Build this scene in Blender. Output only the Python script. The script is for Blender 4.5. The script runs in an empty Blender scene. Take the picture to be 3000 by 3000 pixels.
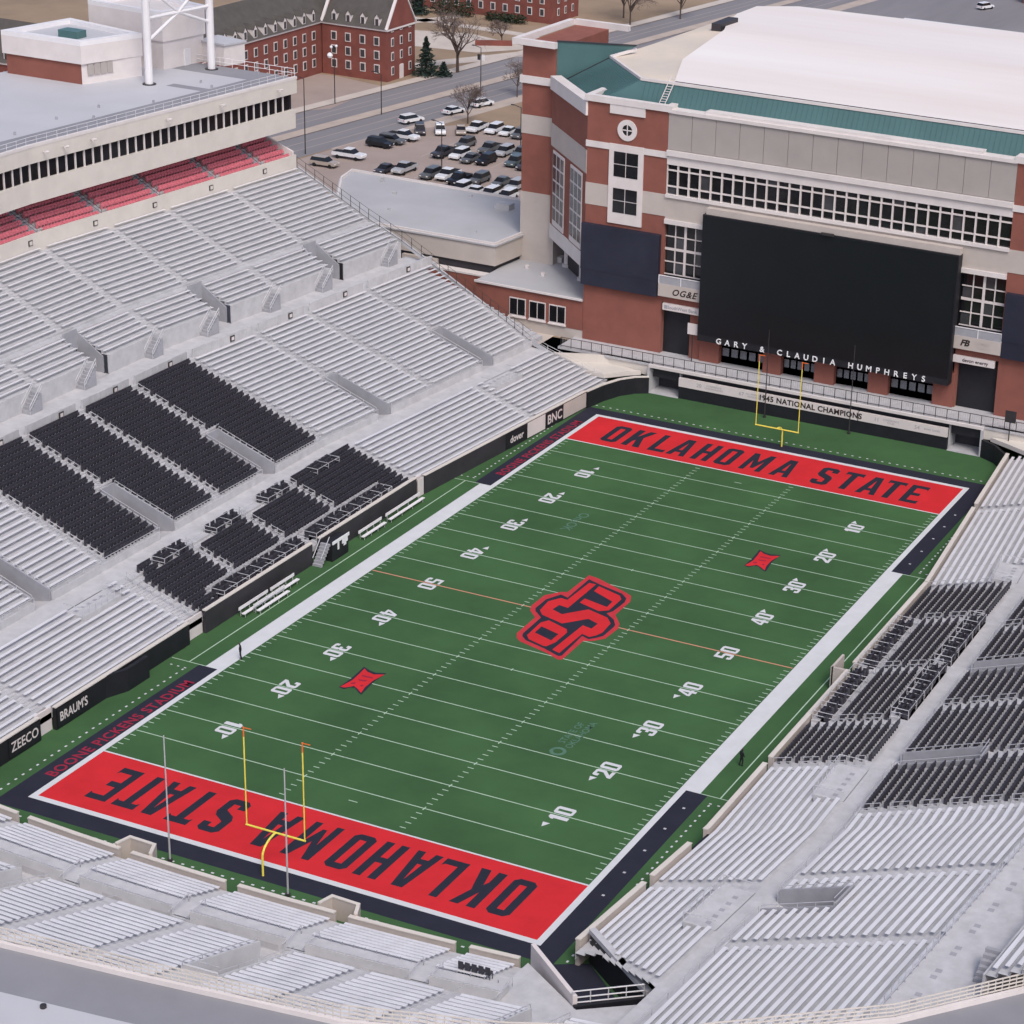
import bpy, bmesh, math, random
from mathutils import Vector, Matrix
random.seed(7)
R = math.radians
S = bpy.context.scene
COL = S.collection

# ---------------------------------------------------------------- camera
yaw, pit, roll = -0.3867, 0.394, 0.0523
d = Vector((math.sin(yaw)*math.cos(pit), math.cos(yaw)*math.cos(pit), -math.sin(pit)))
r0 = Vector((math.cos(yaw), -math.sin(yaw), 0)); u0 = r0.cross(d)
rr = r0*math.cos(roll) + u0*math.sin(roll); uu = -r0*math.sin(roll) + u0*math.cos(roll)
cd = bpy.data.cameras.new('camera'); cam = bpy.data.objects.new('camera', cd); COL.objects.link(cam)
cam.matrix_world = Matrix(((rr.x, uu.x, -d.x, 95.679), (rr.y, uu.y, -d.y, -194.16), (rr.z, uu.z, -d.z, 102.477), (0, 0, 0, 1)))
cd.sensor_width = 36; cd.lens = 36*6755.985/3000; cd.shift_x = (1500-2137.208)/3000
cd.clip_start = 1; cd.clip_end = 6000
S.camera = cam

# ---------------------------------------------------------------- sky, sun, exposure (pale overcast)
SUN_EL, SUN_AZ = 52, 135          # azimuth clockwise from +Y
w = bpy.data.worlds.new('World'); S.world = w; w.use_nodes = True
nt = w.node_tree; bg = nt.nodes['Background']
sky = nt.nodes.new('ShaderNodeTexSky'); sky.sky_type = 'NISHITA'; sky.sun_disc = False
sky.sun_elevation = R(SUN_EL); sky.sun_rotation = R(SUN_AZ); sky.air_density = 0.6; sky.dust_density = 3.0; sky.ozone_density = 0.6
nt.links.new(sky.outputs[0], bg.inputs[0]); bg.inputs[1].default_value = 0.15
sl = bpy.data.lights.new('sun', 'SUN'); so = bpy.data.objects.new('sun', sl); COL.objects.link(so)
sl.energy = 1.1; sl.angle = R(20); sl.color = (1, 0.965, 0.93)
sv = Vector((math.sin(R(SUN_AZ))*math.cos(R(SUN_EL)), math.cos(R(SUN_AZ))*math.cos(R(SUN_EL)), math.sin(R(SUN_EL))))
so.rotation_euler = sv.to_track_quat('Z', 'Y').to_euler(); so.location = (0, 0, 200)
S.view_settings.view_transform = 'Standard'; S.view_settings.look = 'None'; S.view_settings.gamma = 1
S.view_settings.use_curve_mapping = False; S.view_settings.exposure = 0.42
S.render.engine = 'CYCLES'; S.cycles.max_bounces = 5

# ---------------------------------------------------------------- materials
def mat(name, col, rough=0.6, metal=0.0, var=0.12, scale=1.5, bump=0.0, spec=0.4, stretch=(1, 1, 1), tint=None, brick=None):
    m = bpy.data.materials.new(name); m.use_nodes = True
    n = m.node_tree.nodes; l = m.node_tree.links; b = n['Principled BSDF']
    b.inputs['Roughness'].default_value = rough; b.inputs['Metallic'].default_value = metal
    b.inputs['Specular IOR Level'].default_value = spec
    tc = n.new('ShaderNodeTexCoord'); mp = n.new('ShaderNodeMapping'); mp.inputs['Scale'].default_value = stretch
    l.new(tc.outputs['Object'], mp.inputs[0])
    t1 = n.new('ShaderNodeTexNoise'); t1.inputs['Scale'].default_value = scale; t1.inputs['Detail'].default_value = 5; t1.inputs['Roughness'].default_value = 0.62
    l.new(mp.outputs[0], t1.inputs['Vector'])
    cr = n.new('ShaderNodeValToRGB'); c2 = tint or col
    cr.color_ramp.elements[0].position = 0.3; cr.color_ramp.elements[1].position = 0.72
    cr.color_ramp.elements[0].color = tuple(c*(1-var) for c in c2) + (1,)
    cr.color_ramp.elements[1].color = tuple(min(1, c*(1+var)) for c in col) + (1,)
    l.new(t1.outputs['Fac'], cr.inputs[0]); out = cr.outputs[0]
    if brick:
        bt = n.new('ShaderNodeTexBrick'); bt.inputs['Scale'].default_value = 1.0
        bt.inputs['Brick Width'].default_value = brick[0]; bt.inputs['Row Height'].default_value = brick[1]; bt.inputs['Mortar Size'].default_value = 0.008
        l.new(out, bt.inputs['Color1']); l.new(out, bt.inputs['Color2']); bt.inputs['Mortar'].default_value = tuple(c*0.9+0.05 for c in col) + (1,)
        mp2 = n.new('ShaderNodeMapping'); mp2.inputs['Rotation'].default_value = (R(90), 0, 0); l.new(tc.outputs['Object'], mp2.inputs[0]); l.new(mp2.outputs[0], bt.inputs['Vector'])
        out = bt.outputs[0]
    l.new(out, b.inputs['Base Color'])
    if bump:
        bp = n.new('ShaderNodeBump'); bp.inputs['Strength'].default_value = bump; bp.inputs['Distance'].default_value = 0.05
        t2 = n.new('ShaderNodeTexNoise'); t2.inputs['Scale'].default_value = scale*9; t2.inputs['Detail'].default_value = 4
        l.new(mp.outputs[0], t2.inputs['Vector']); l.new(t2.outputs['Fac'], bp.inputs['Height']); l.new(bp.outputs[0], b.inputs['Normal'])
    return m
M = {}
def dm(k, *a, **kw): M[k] = mat(k, *a, **kw)
dm('turf', (0.050, 0.118, 0.044), 0.9, var=0.16, scale=0.07, bump=0.4, spec=0.15, tint=(0.045, 0.104, 0.042))
dm('paint_white', (0.58, 0.59, 0.60), 0.85, var=0.05, scale=0.6, spec=0.2)
dm('paint_line', (0.42, 0.56, 0.42), 0.85, var=0.08, scale=2, spec=0.2)
dm('paint_red', (0.56, 0.022, 0.028), 0.85, var=0.10, scale=0.25, spec=0.2)
dm('paint_rim', (0.48, 0.035, 0.045), 0.85, var=0.10, scale=0.8, spec=0.2)
dm('paint_fifty', (0.55, 0.26, 0.17), 0.85, var=0.05, scale=1, spec=0.2)
dm('paint_black', (0.022, 0.023, 0.037), 0.85, var=0.14, scale=0.3, spec=0.2)
dm('paint_maroon', (0.28, 0.018, 0.045), 0.85, var=0.1, scale=0.6, spec=0.2)
dm('paint_faint', (0.085, 0.175, 0.12), 0.9, var=0.2, scale=2, spec=0.2)
dm('bench', (0.68, 0.675, 0.695), 0.45, 0.1, var=0.10, scale=0.5, stretch=(1, 0.25, 1))
dm('deck', (0.45, 0.447, 0.46), 0.7, var=0.13, scale=0.9, bump=0.1)
dm('deck_pale', (0.48, 0.475, 0.485), 0.7, var=0.12, scale=0.8, bump=0.1)
dm('vom', (0.33, 0.33, 0.355), 0.7, var=0.10, scale=0.8)
dm('rail', (0.60, 0.59, 0.60), 0.4, 0.4, var=0.08)
dm('chair_black', (0.042, 0.039, 0.050), 0.5, var=0.25, scale=2.0)
dm('seat_red', (0.66, 0.19, 0.23), 0.5, var=0.12, scale=2.0)
dm('cream', (0.60, 0.555, 0.50), 0.75, var=0.06, scale=0.4)
dm('tan', (0.48, 0.425, 0.385), 0.8, var=0.07, scale=0.35, bump=0.05)
dm('panel', (0.37, 0.335, 0.315), 0.65, var=0.05, scale=0.3)
dm('trim', (0.66, 0.61, 0.59), 0.7, var=0.06, scale=0.5)
dm('brick', (0.235, 0.080, 0.057), 0.9, var=0.13, scale=0.5, bump=0.08, brick=(0.4, 0.13))
dm('brick_dorm', (0.20, 0.064, 0.050), 0.9, var=0.22, scale=0.3, bump=0.08)
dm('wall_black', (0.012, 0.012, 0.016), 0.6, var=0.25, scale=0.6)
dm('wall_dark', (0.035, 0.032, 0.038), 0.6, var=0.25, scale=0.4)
dm('screen', (0.007, 0.009, 0.012), 0.35, var=0.12, scale=0.3)
dm('screen_navy', (0.020, 0.022, 0.038), 0.55, var=0.15, scale=0.25, tint=(0.016, 0.018, 0.036))
dm('glass', (0.012, 0.012, 0.014), 0.12, var=0.4, scale=0.6, spec=0.5)
dm('deck_white', (0.58, 0.575, 0.58), 0.7, var=0.08, scale=0.8)
dm('pane_light', (0.16, 0.165, 0.18), 0.2, var=0.2, scale=0.6, spec=0.5)
dm('glass_grey', (0.055, 0.055, 0.06), 0.15, var=0.3, scale=0.6, spec=0.5)
dm('roof_white', (0.76, 0.72, 0.685), 0.6, var=0.05, scale=0.05, stretch=(0.25, 1.6, 1), tint=(0.76, 0.68, 0.63))
dm('roof_cream', (0.66, 0.56, 0.45), 0.75, var=0.10, scale=0.07, tint=(0.60, 0.54, 0.47))
dm('roof_grey', (0.42, 0.42, 0.435), 0.75, var=0.09, scale=0.09)
dm('roof_walk', (0.24, 0.24, 0.26), 0.8, var=0.07, scale=0.2)
dm('roof_membrane', (0.47, 0.47, 0.495), 0.65, var=0.05, scale=0.15)
dm('roof_green', (0.075, 0.155, 0.155), 0.45, 0.1, var=0.09, scale=0.2)
dm('goal_yellow', (0.80, 0.68, 0.10), 0.4, var=0.05)
dm('orange', (0.75, 0.16, 0.03), 0.5, var=0.05)
dm('steel_dark', (0.035, 0.032, 0.034), 0.5, var=0.2)
dm('white_metal', (0.74, 0.72, 0.73), 0.45, var=0.05, scale=0.4)
dm('asphalt', (0.205, 0.195, 0.205), 0.9, var=0.10, scale=0.12, stretch=(1.5, 0.2, 1))
dm('lot', (0.33, 0.265, 0.235), 0.9, var=0.10, scale=0.10)
dm('kerb', (0.42, 0.35, 0.30), 0.9, var=0.10, scale=0.3)
dm('lawn', (0.275, 0.20, 0.135), 0.95, var=0.20, scale=0.06, bump=0.2)
dm('concrete', (0.50, 0.44, 0.39), 0.9, var=0.10, scale=0.2)
dm('shingle', (0.085, 0.077, 0.070), 0.9, var=0.16, scale=0.5, bump=0.15)
dm('bark', (0.085, 0.062, 0.052), 0.95, var=0.2, scale=2)
dm('twig', (0.16, 0.12, 0.105), 0.95, var=0.2, scale=2)
dm('needle', (0.018, 0.034, 0.026), 0.8, var=0.35, scale=1.2)
dm('hedge', (0.022, 0.034, 0.016), 0.8, var=0.35, scale=1.0)
dm('tyre', (0.012, 0.012, 0.013), 0.8, var=0.1)
dm('cloth_dark', (0.012, 0.012, 0.015), 0.85, var=0.2)
dm('skin', (0.45, 0.24, 0.17), 0.6, var=0.05)
dm('sign_white', (0.66, 0.60, 0.58), 0.6, var=0.05, scale=0.7)
dm('sign_dark', (0.03, 0.02, 0.018), 0.7, var=0.1)
dm('lamp_white', (0.8, 0.8, 0.8), 0.4, var=0.03)
for k, c in dict(white=(0.74, 0.74, 0.75), tan=(0.40, 0.34, 0.29), black=(0.012, 0.012, 0.015), dark=(0.05, 0.046, 0.055), grey=(0.115, 0.118, 0.122), silver=(0.42, 0.42, 0.43), bluegrey=(0.095, 0.12, 0.13)).items():
    dm('car_'+k, c, 0.28, 0.1, var=0.04, scale=1, spec=0.5)

# ---------------------------------------------------------------- helpers
def tag(o, label=None, cat=None, group=None, kind=None):
    if label: o['label'] = label
    if cat: o['category'] = cat
    if group: o['group'] = group
    if kind: o['kind'] = kind
    return o
def empty(name, loc=(0, 0, 0), label=None, cat=None, group=None):
    o = bpy.data.objects.new(name, None); COL.objects.link(o); o.location = loc; o.empty_display_size = 0.5
    return tag(o, label, cat, group)
def link(name, me, parent=None, m=None):
    if m and not me.materials: me.materials.append(M[m])
    o = bpy.data.objects.new(name, me); COL.objects.link(o)
    if parent:
        o.parent = parent
        o.matrix_parent_inverse = Matrix.Translation(-Vector(parent_loc(parent)))
    return o
def parent_loc(p): return Vector(p.location) if p.parent is None else Vector((0, 0, 0))
class MB:
    def __init__(s): s.v = []; s.f = []
    def face(s, *pts):
        i = len(s.v); s.v += [tuple(p) for p in pts]; s.f.append(tuple(range(i, i+len(pts))))
    def hexa(s, p):            # 8 points: bottom 4 then top 4, same winding
        i = len(s.v); s.v += [tuple(q) for q in p]
        for a in ((0, 3, 2, 1), (4, 5, 6, 7), (0, 1, 5, 4), (1, 2, 6, 5), (2, 3, 7, 6), (3, 0, 4, 7)): s.f.append(tuple(i+k for k in a))
    def box(s, x0, x1, y0, y1, z0, z1):
        s.hexa([(x0, y0, z0), (x1, y0, z0), (x1, y1, z0), (x0, y1, z0), (x0, y0, z1), (x1, y0, z1), (x1, y1, z1), (x0, y1, z1)])
    def prism(s, pts, z0, z1):
        n = len(pts); i = len(s.v)
        s.v += [(p[0], p[1], z0) for p in pts] + [(p[0], p[1], z1) for p in pts]
        s.f.append(tuple(range(i+n-1, i-1, -1))); s.f.append(tuple(range(i+n, i+2*n)))
        for k in range(n): s.f.append((i+k, i+(k+1) % n, i+n+(k+1) % n, i+n+k))
    def wall(s, pts, z0, z1, t=0.3):     # polyline wall with mitred corners, thickness t to the left of travel
        P = [Vector((p[0], p[1])) for p in pts]; closed = (P[0]-P[-1]).length < 1e-4
        if closed: P = P[:-1]
        n = len(P); seg = [(P[(i+1) % n]-P[i]).normalized() for i in range(n)]; off = []
        for i in range(n):
            a = seg[i-1] if (closed or i > 0) else seg[i]; c = seg[i] if (closed or i < n-1) else seg[i-1]
            na, nc = Vector((-a.y, a.x)), Vector((-c.y, c.x)); m = (na+nc).normalized(); off.append(P[i]+m*(t/max(.3, m.dot(na))))
        for i in range(n if closed else n-1):
            j = (i+1) % n; A, B_, C, D = P[i], P[j], off[j], off[i]
            s.face((A.x, A.y, z0), (B_.x, B_.y, z0), (B_.x, B_.y, z1), (A.x, A.y, z1)); s.face((D.x, D.y, z0), (C.x, C.y, z0), (C.x, C.y, z1), (D.x, D.y, z1))
            s.face(*[(q.x, q.y, z1) for q in (A, B_, C, D)]); s.face(*[(q.x, q.y, z0) for q in (A, D, C, B_)])
        if not closed:
            for i in (0, n-1): s.face((P[i].x, P[i].y, z0), (off[i].x, off[i].y, z0), (off[i].x, off[i].y, z1), (P[i].x, P[i].y, z1))
    def tube(s, a, b, r, n=6, r2=None):
        a = Vector(a); b = Vector(b); ax = (b-a).normalized(); r2 = r if r2 is None else r2
        t = Vector((0, 0, 1)) if abs(ax.z) < 0.9 else Vector((1, 0, 0))
        e = ax.cross(t).normalized(); f = ax.cross(e); i = len(s.v)
        for c, q in ((a, r), (b, r2)):
            for k in range(n):
                an = 2*math.pi*k/n; s.v.append(tuple(c+e*math.cos(an)*q+f*math.sin(an)*q))
        for k in range(n): s.f.append((i+k, i+(k+1) % n, i+n+(k+1) % n, i+n+k))
        s.f.append(tuple(range(i+n-1, i-1, -1))); s.f.append(tuple(range(i+n, i+2*n)))
    def bar(s, a, b, w, h):        # rectangular bar between two points
        a = Vector(a); b = Vector(b); ax = (b-a).normalized()
        t = Vector((0, 0, 1)) if abs(ax.z) < 0.95 else Vector((0, 1, 0))
        e = ax.cross(t).normalized()*w/2; f = e.cross(ax).normalized()*h/2
        s.hexa([a-e-f, a+e-f, a+e+f, a-e+f, b-e-f, b+e-f, b+e+f, b-e+f])
    def mesh(s, name, m):
        me = bpy.data.meshes.new(name); me.from_pydata(s.v, [], s.f); me.update(); me.materials.append(M[m]); return me
    def build(s, name, m, parent=None, **kw):
        return tag(link(name, s.mesh(name, m), parent), **kw)
def box(name, m, parent, *a, **kw):
    b = MB(); b.box(*a); return b.build(name, m, parent, **kw)
def sheet(name, m, parent, pts, z, **kw):
    b = MB(); b.face(*[(p[0], p[1], z) for p in pts]); return b.build(name, m, parent, **kw)
def rect(x0, x1, y0, y1): return [(x0, y0), (x1, y0), (x1, y1), (x0, y1)]
def outline_mesh(name, loops, m, extrude=0.0):     # filled 2-D outlines (holes allowed)
    c = bpy.data.curves.new(name, 'CURVE'); c.dimensions = '2D'; c.fill_mode = 'BOTH' if extrude else 'FRONT'; c.extrude = extrude
    for lp in loops:
        sp = c.splines.new('POLY'); sp.points.add(len(lp)-1); sp.use_cyclic_u = True
        for p, q in zip(sp.points, lp): p.co = (q[0], q[1], 0, 1)
    return curve_mesh(c, name, m)
def curve_mesh(c, name, m):
    o = bpy.data.objects.new('tmp', c); COL.objects.link(o)
    me = bpy.data.meshes.new_from_object(o.evaluated_get(bpy.context.evaluated_depsgraph_get()))
    bpy.data.objects.remove(o); bpy.data.curves.remove(c); me.name = name
    me.materials.clear(); me.materials.append(M[m]); return me
def text_mesh(txt, size, m, extrude=0.0, bold=0.0, shear=0.0, space=1.0, align='CENTER'):
    c = bpy.data.curves.new('text', 'FONT'); c.body = txt; c.size = size; c.extrude = extrude; c.offset = bold; c.shear = shear
    c.space_character = space; c.align_x = align; c.align_y = 'CENTER'; c.resolution_u = 3
    return curve_mesh(c, 'text', m)
def place(name, me, parent, origin, ux, uy, kind=None, label=None):   # put a 2-D mesh into the plane (ux, uy) at origin
    ux = Vector(ux).normalized(); uy = Vector(uy).normalized(); uz = ux.cross(uy)
    o = bpy.data.objects.new(name, me); COL.objects.link(o)
    if parent: o.parent = parent; o.matrix_parent_inverse = Matrix.Translation(-parent_loc(parent))
    o.matrix_basis = Matrix(((ux.x, uy.x, uz.x, origin[0]), (ux.y, uy.y, uz.y, origin[1]), (ux.z, uy.z, uz.z, origin[2]), (0, 0, 0, 1)))
    return tag(o, label=label, kind=kind)
# ---------------------------------------------------------------- ground
GZ = 3.5
HX, HY0, HY1 = 39.4, -76.0, 70.9
g = MB(); B = 3500
for q in (rect(-B, -HX, -B, B), rect(HX, B, -B, B), rect(-HX, HX, -B, HY0), rect(-HX, HX, HY1, B)): g.face(*[(p[0], p[1], GZ) for p in q])
g.build('ground', 'lawn', kind='structure')
pav = MB()
for q in (rect(-112, -HX, -130, 76), rect(HX, 120, -130, 76), rect(-HX, HX, -130, HY0)): pav.face(*[(p[0], p[1], GZ+0.004) for p in q])
pav.build('plaza_paving', 'concrete', kind='structure')

# road running past the arena, with kerbs, median strip and a side walk
def road_pt(t, off):          # centre line (kerb to kerb about 19 m)
    ax, ay, bx, by = -131.0, 140.0, -107.0, 330.0
    dx, dy = bx-ax, by-ay; L = math.hypot(dx, dy); return (ax+dx*t+dy/L*off, ay+dy*t-dx/L*off)
def strip(name, m, o0, o1, z, t0=-1.6, t1=4.0, parent=None, **kw):
    b = MB(); N = 8
    for i in range(N):
        a, c = t0+(t1-t0)*i/N, t0+(t1-t0)*(i+1)/N
        b.face(*[(p[0], p[1], z) for p in (road_pt(a, o0), road_pt(c, o0), road_pt(c, o1), road_pt(a, o1))])
    return b.build(name, m, parent, **kw)
road = strip('road', 'asphalt', -10.5, 11.0, GZ+0.008, kind='structure')
strip('paved_median', 'kerb', -1.6, 1.2, GZ+0.12, parent=road)
strip('verge', 'kerb', 10.9, 14.4, GZ+0.014, t0=0.02, t1=4, kind='structure')
strip('pavement', 'concrete', -13.2, -10.5, GZ+0.13, kind='structure')
for o in (-7.2, -5.0, 4.5, 7.6): strip('lane_line', 'kerb', o-0.07, o+0.07, GZ+0.013, parent=road)
lot = sheet('car_park', 'lot', None, [(-121.5, 118), (-60, 118), (-60, 176), (-96, 176), (-103, 172.5), (-110.5, 170), (-117.5, 160)], GZ+0.02, kind='structure')
lm = MB()
for y, x0, x1 in ((135.5, -103, -70), (149, -104, -70), (156.5, -104, -70), (168.6, -107, -90)):
    x = x0
    while x < x1: lm.face(*[(p[0], p[1], GZ+0.025) for p in rect(x, x+0.1, y-2.6, y+2.6)]); x += 2.75
lm.build('bay_lines', 'concrete', lot, kind='stuff')
for pts in ([(-146, 210), (-137, 226), (-132, 236), (-129, 232), (-134, 222), (-142.5, 207)], [(-160, 226), (-139, 229), (-131, 240), (-150, 246), (-166, 240)], [(-190, 252), (-140, 250), (-128, 244), (-128, 247), (-140, 253.5), (-190, 256)], [(-176, 232), (-163, 262), (-160, 262), (-172, 231)]):
    sheet('footpath', 'concrete', None, pts, GZ+0.03, kind='structure')
sheet('far_car_park', 'asphalt', None, rect(-95, 120, 300, 440), GZ+0.01, kind='structure')
sheet('forecourt', 'lot', None, [(-176, 160), (-150, 150), (-136, 168), (-138, 190), (-150, 192.6), (-176, 190)], GZ+0.018, kind='structure')

# ---------------------------------------------------------------- the field
W, L, G = 24.384, 54.864, 45.72
turf = sheet('turf', 'turf', None, rect(-HX, HX, HY0, HY1), 0.0, kind='structure')
Z1, Z2, Z3, Z4, Z5 = 0.006, 0.012, 0.018, 0.024, 0.030
BW = 0.61
# black surround
bk = MB()
for s in (-1, 1):
    bk.face(*[(p[0], p[1], Z1) for p in rect(-27.1, 27.1, *sorted((s*(L+BW), s*57.5)))])
    for sx in (-1, 1): bk.face(*[(p[0], p[1], Z1) for p in rect(*sorted((sx*(W+BW), sx*27.1)), *sorted((s*27.4, s*(L+BW))))])
bk.build('black_surround', 'paint_black', turf)
# white border: wide in front of the team areas, narrow elsewhere
wb = MB()
for s in (-1, 1):
    wb.face(*[(p[0], p[1], Z2) for p in rect(-W-BW, W+BW, *sorted((s*L, s*(L+BW))))])
    wb.face(*[(p[0], p[1], Z2) for p in rect(*sorted((s*W, s*(W+1.98))), -27.4, 27.4)])
    for t in (-1, 1): wb.face(*[(p[0], p[1], Z2) for p in rect(*sorted((s*W, s*(W+BW))), *sorted((t*27.4, t*L)))])
wb.build('white_border', 'paint_white', turf)
for s in (-1, 1):
    sheet('end_zone', 'paint_red', turf, rect(-W, W, *sorted((s*(G+0.1), s*L))), Z2)
    sheet('goal_line', 'paint_white', turf, rect(-W, W, *sorted((s*(G-0.1), s*(G+0.1)))), Z3)
for k in range(-9, 10):
    y = k*4.572
    if k == 0:
        sheet('fifty_yard_line', 'paint_fifty', turf, rect(-W+0.1, W-0.1, -0.09, 0.09), Z2)
    else: sheet('yard_line', 'paint_line', turf, rect(-W+0.1, W-0.1, y-0.055, y+0.055), Z2)
hm = MB()
for k in range(-49, 50):
    y = k*0.9144
    if k % 5 == 0:
        for x in (-6.1, 6.1): hm.face(*[(p[0], p[1], Z3) for p in rect(x-0.05, x+0.05, y-0.3, y+0.3)])
        continue
    for x0, x1 in ((-W+0.1, -W+0.71), (W-0.71, W-0.1), (-6.4, -5.8), (5.8, 6.4)): hm.face(*[(p[0], p[1], Z2) for p in rect(x0, x1, y-0.05, y+0.05)])
for y in (-13.716, 13.716):
    hm.face(*[(p[0], p[1], Z3) for p in rect(-0.05, 0.05, y-0.25, y+0.25)])
for s in (-1, 1):
    y = s*(G-2.74); hm.face(*[(p[0], p[1], Z2) for p in rect(-0.45, 0.45, y-0.05, y+0.05)])
hm.build('hash_marks', 'paint_line', turf, kind='stuff')
rl = MB()
for s in (-1, 1):
    rl.face(*[(p[0], p[1], Z1) for p in rect(*sorted((s*28.25, s*28.37)), -27.3, 27.3)])
    for t in (-1, 1): rl.face(*[(p[0], p[1], Z2) for p in rect(*sorted((s*(W+1.98), s*30.3)), t*27.35-0.05, t*27.35+0.05)])
rl.build('restraining_line', 'paint_line', turf)
dd = MB()
for s in (-1, 1):
    y = 29.0
    while y < 58.2:
        for t in (-1, 1): dd.face(*[(p[0], p[1], Z1) for p in rect(s*27.9-0.09, s*27.9+0.09, t*y-0.14, t*y+0.14)])
        y += 0.98
    x = -27.4
    while x < 27.5: dd.face(*[(p[0], p[1], Z1) for p in rect(x-0.14, x+0.14, s*58.4-0.09, s*58.4+0.09)]); x += 0.98
    for i in range(3):
        for t in (-1, 1): dd.face(*[(p[0], p[1], Z1) for p in rect(s*(27.9+0.8*i)-0.12, s*(27.9+0.8*i)+0.12, t*28.6-0.08, t*28.6+0.08)])
dd.build('dotted_line', 'paint_white', turf, kind='stuff')
pl = MB()
for y in (30.4, 34.4, 38.5, 42.5, 46.5):
    for t in (-1, 1): pl.face(*[(p[0], p[1], Z2) for p in rect(26.0, 26.25, t*y-0.12, t*y+0.12)])
pl.build('pylon_spots', 'deck', turf, kind='stuff')

a, b = 0.35, 0.15
GLY = {
 'O': (1, [[(.2, 0), (.8, 0), (1, .08), (1, .92), (.8, 1), (.2, 1), (0, .92), (0, .08)], [(a, b), (a, 1-b), (1-a, 1-b), (1-a, b)]]),
 'L': (1, [[(0, 0), (1, 0), (1, .2), (.88, b), (a, b), (a, 1), (0, 1)]]),
 'T': (1.05, [[(.5-a/2, 0), (.5+a/2, 0), (.5+a/2, 1-b), (.9, 1-b), (1, .8), (1, 1), (0, 1), (0, .8), (.1, 1-b), (.5-a/2, 1-b)]]),
 'E': (1, [[(0, 0), (1, 0), (1, .2), (.9, b), (a, b), (a, .5-b/2), (.8, .5-b/2), (.8, .5+b/2), (a, .5+b/2), (a, 1-b), (.9, 1-b), (1, .8), (1, 1), (0, 1)]]),
 'H': (1.02, [[(0, 0), (a, 0), (a, .5-b/2), (1-a, .5-b/2), (1-a, 0), (1, 0), (1, 1), (1-a, 1), (1-a, .5+b/2), (a, .5+b/2), (a, 1), (0, 1)]]),
 'A': (1.12, [[(0, 0), (.3, 0), (.35, .2), (.65, .2), (.7, 0), (1, 0), (.72, 1), (.28, 1)], [(.41, .34), (.5, .8), (.59, .34)]]),
 'K': (1.08, [[(0, 0), (a, 0), (a, .3), (.45, .4), (.66, 0), (1.05, 0), (.7, .58), (1.02, 1), (.66, 1), (a, .6), (a, 1), (0, 1)]]),
 'M': (1.3, [[(0, 0), (.25, 0), (.25, .58), (.43, .15), (.57, .15), (.75, .58), (.75, 0), (1, 0), (1, 1), (.75, 1), (.5, .52), (.25, 1), (0, 1)]]),
 'S': (1, [[(0, .08), (.2, 0), (.8, 0), (1, .08), (1, .42), (.85, .53), (a, .66), (a, 1-b), (1-a, 1-b), (1-a, .74), (1, .74), (1, .92), (.8, 1), (.2, 1), (0, .92), (0, .58), (.15, .47), (1-a, .34), (1-a, b), (a, b), (a, .26), (0, .26)]]),
 '1': (.62, [[(.2, 0), (.9, 0), (.9, 1), (.35, 1), (0, .84), (0, .68), (.2, .74)]]),
 '2': (1, [[(0, 0), (1, 0), (1, b+.03), (a+.1, b+.03), (1, .5), (1, .92), (.85, 1), (.15, 1), (0, .92), (0, .68), (a, .68), (a, 1-b), (1-a, 1-b), (1-a, .56), (0, .18)]]),
 '3': (1, [[(0, .08), (.15, 0), (.85, 0), (1, .08), (1, .43), (.88, .5), (1, .57), (1, .92), (.85, 1), (.15, 1), (0, .92), (0, .72), (a, .72), (a, 1-b), (1-a, 1-b), (1-a, .58), (.4, .58), (.4, .42), (1-a, .42), (1-a, b), (a, b), (a, .28), (0, .28)]]),
 '4': (1.05, [[(.56, 0), (.9, 0), (.9, .2), (1, .2), (1, .36), (.9, .36), (.9, 1), (.52, 1), (0, .36), (0, .2), (.56, .2)], [(.56, .36), (.28, .36), (.56, .74)]]),
 '5': (1, [[(0, .08), (.15, 0), (.85, 0), (1, .08), (1, .54), (.85, .62), (a, .62), (a, 1-b), (.95, 1-b), (.95, 1), (0, 1), (0, .46), (1-a, .46), (1-a, b), (a, b), (a, .27), (0, .27)]]),
}
GLY['0'] = (1, GLY['O'][1])
LM = {}
def glyph(ch, w_, h_, m):
    k = (ch, w_, h_, m)
    if k not in LM: LM[k] = outline_mesh('glyph', [[(p[0]*w_*GLY[ch][0], p[1]*h_) for p in lp] for lp in GLY[ch][1]], m)
    return LM[k]
EZ = [('O', -20.75), ('K', -17.75), ('L', -14.2), ('A', -11.65), ('H', -8.4), ('O', -5.4), ('M', -1.95), ('A', 2.05), ('S', 7.25), ('T', 10.35), ('A', 13.2), ('T', 15.8), ('E', 18.7)]
for s in (1, -1):
    for ch, x in EZ:
        place('letter', glyph(ch, 2.18, 5.75, 'paint_black'), turf, (s*x, s*47.4, Z3), (s, 0, 0), (0, s, 0))
# yard numbers
for k in range(1, 10):
    n = k if k <= 5 else 10-k; y = (k-5)*9.144
    for s in (1, -1):
        t1, t2 = (str(n), '0')
        ux, uy = (0, s, 0), (-s, 0, 0)
        w1 = 1.22*GLY[t1][0]
        place('numeral', glyph(t1, 1.22, 1.85, 'paint_white'), turf, (s*18.08, y+s*(-0.14-w1), Z3), ux, uy)
        place('numeral', glyph(t2, 1.22, 1.85, 'paint_white'), turf, (s*18.08, y+s*0.16, Z3), ux, uy)
        if n != 5:
            sg = -1 if k < 5 else 1
            q = y+sg*(1.75 if sg*s < 0 else 1.62)
            tb = MB(); tb.face((s*16.25, q-sg*.05, Z3), (s*16.95, q-sg*.05, Z3), (s*16.5, q+sg*.75, Z3)); tb.build('arrow', 'paint_white', turf)
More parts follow.
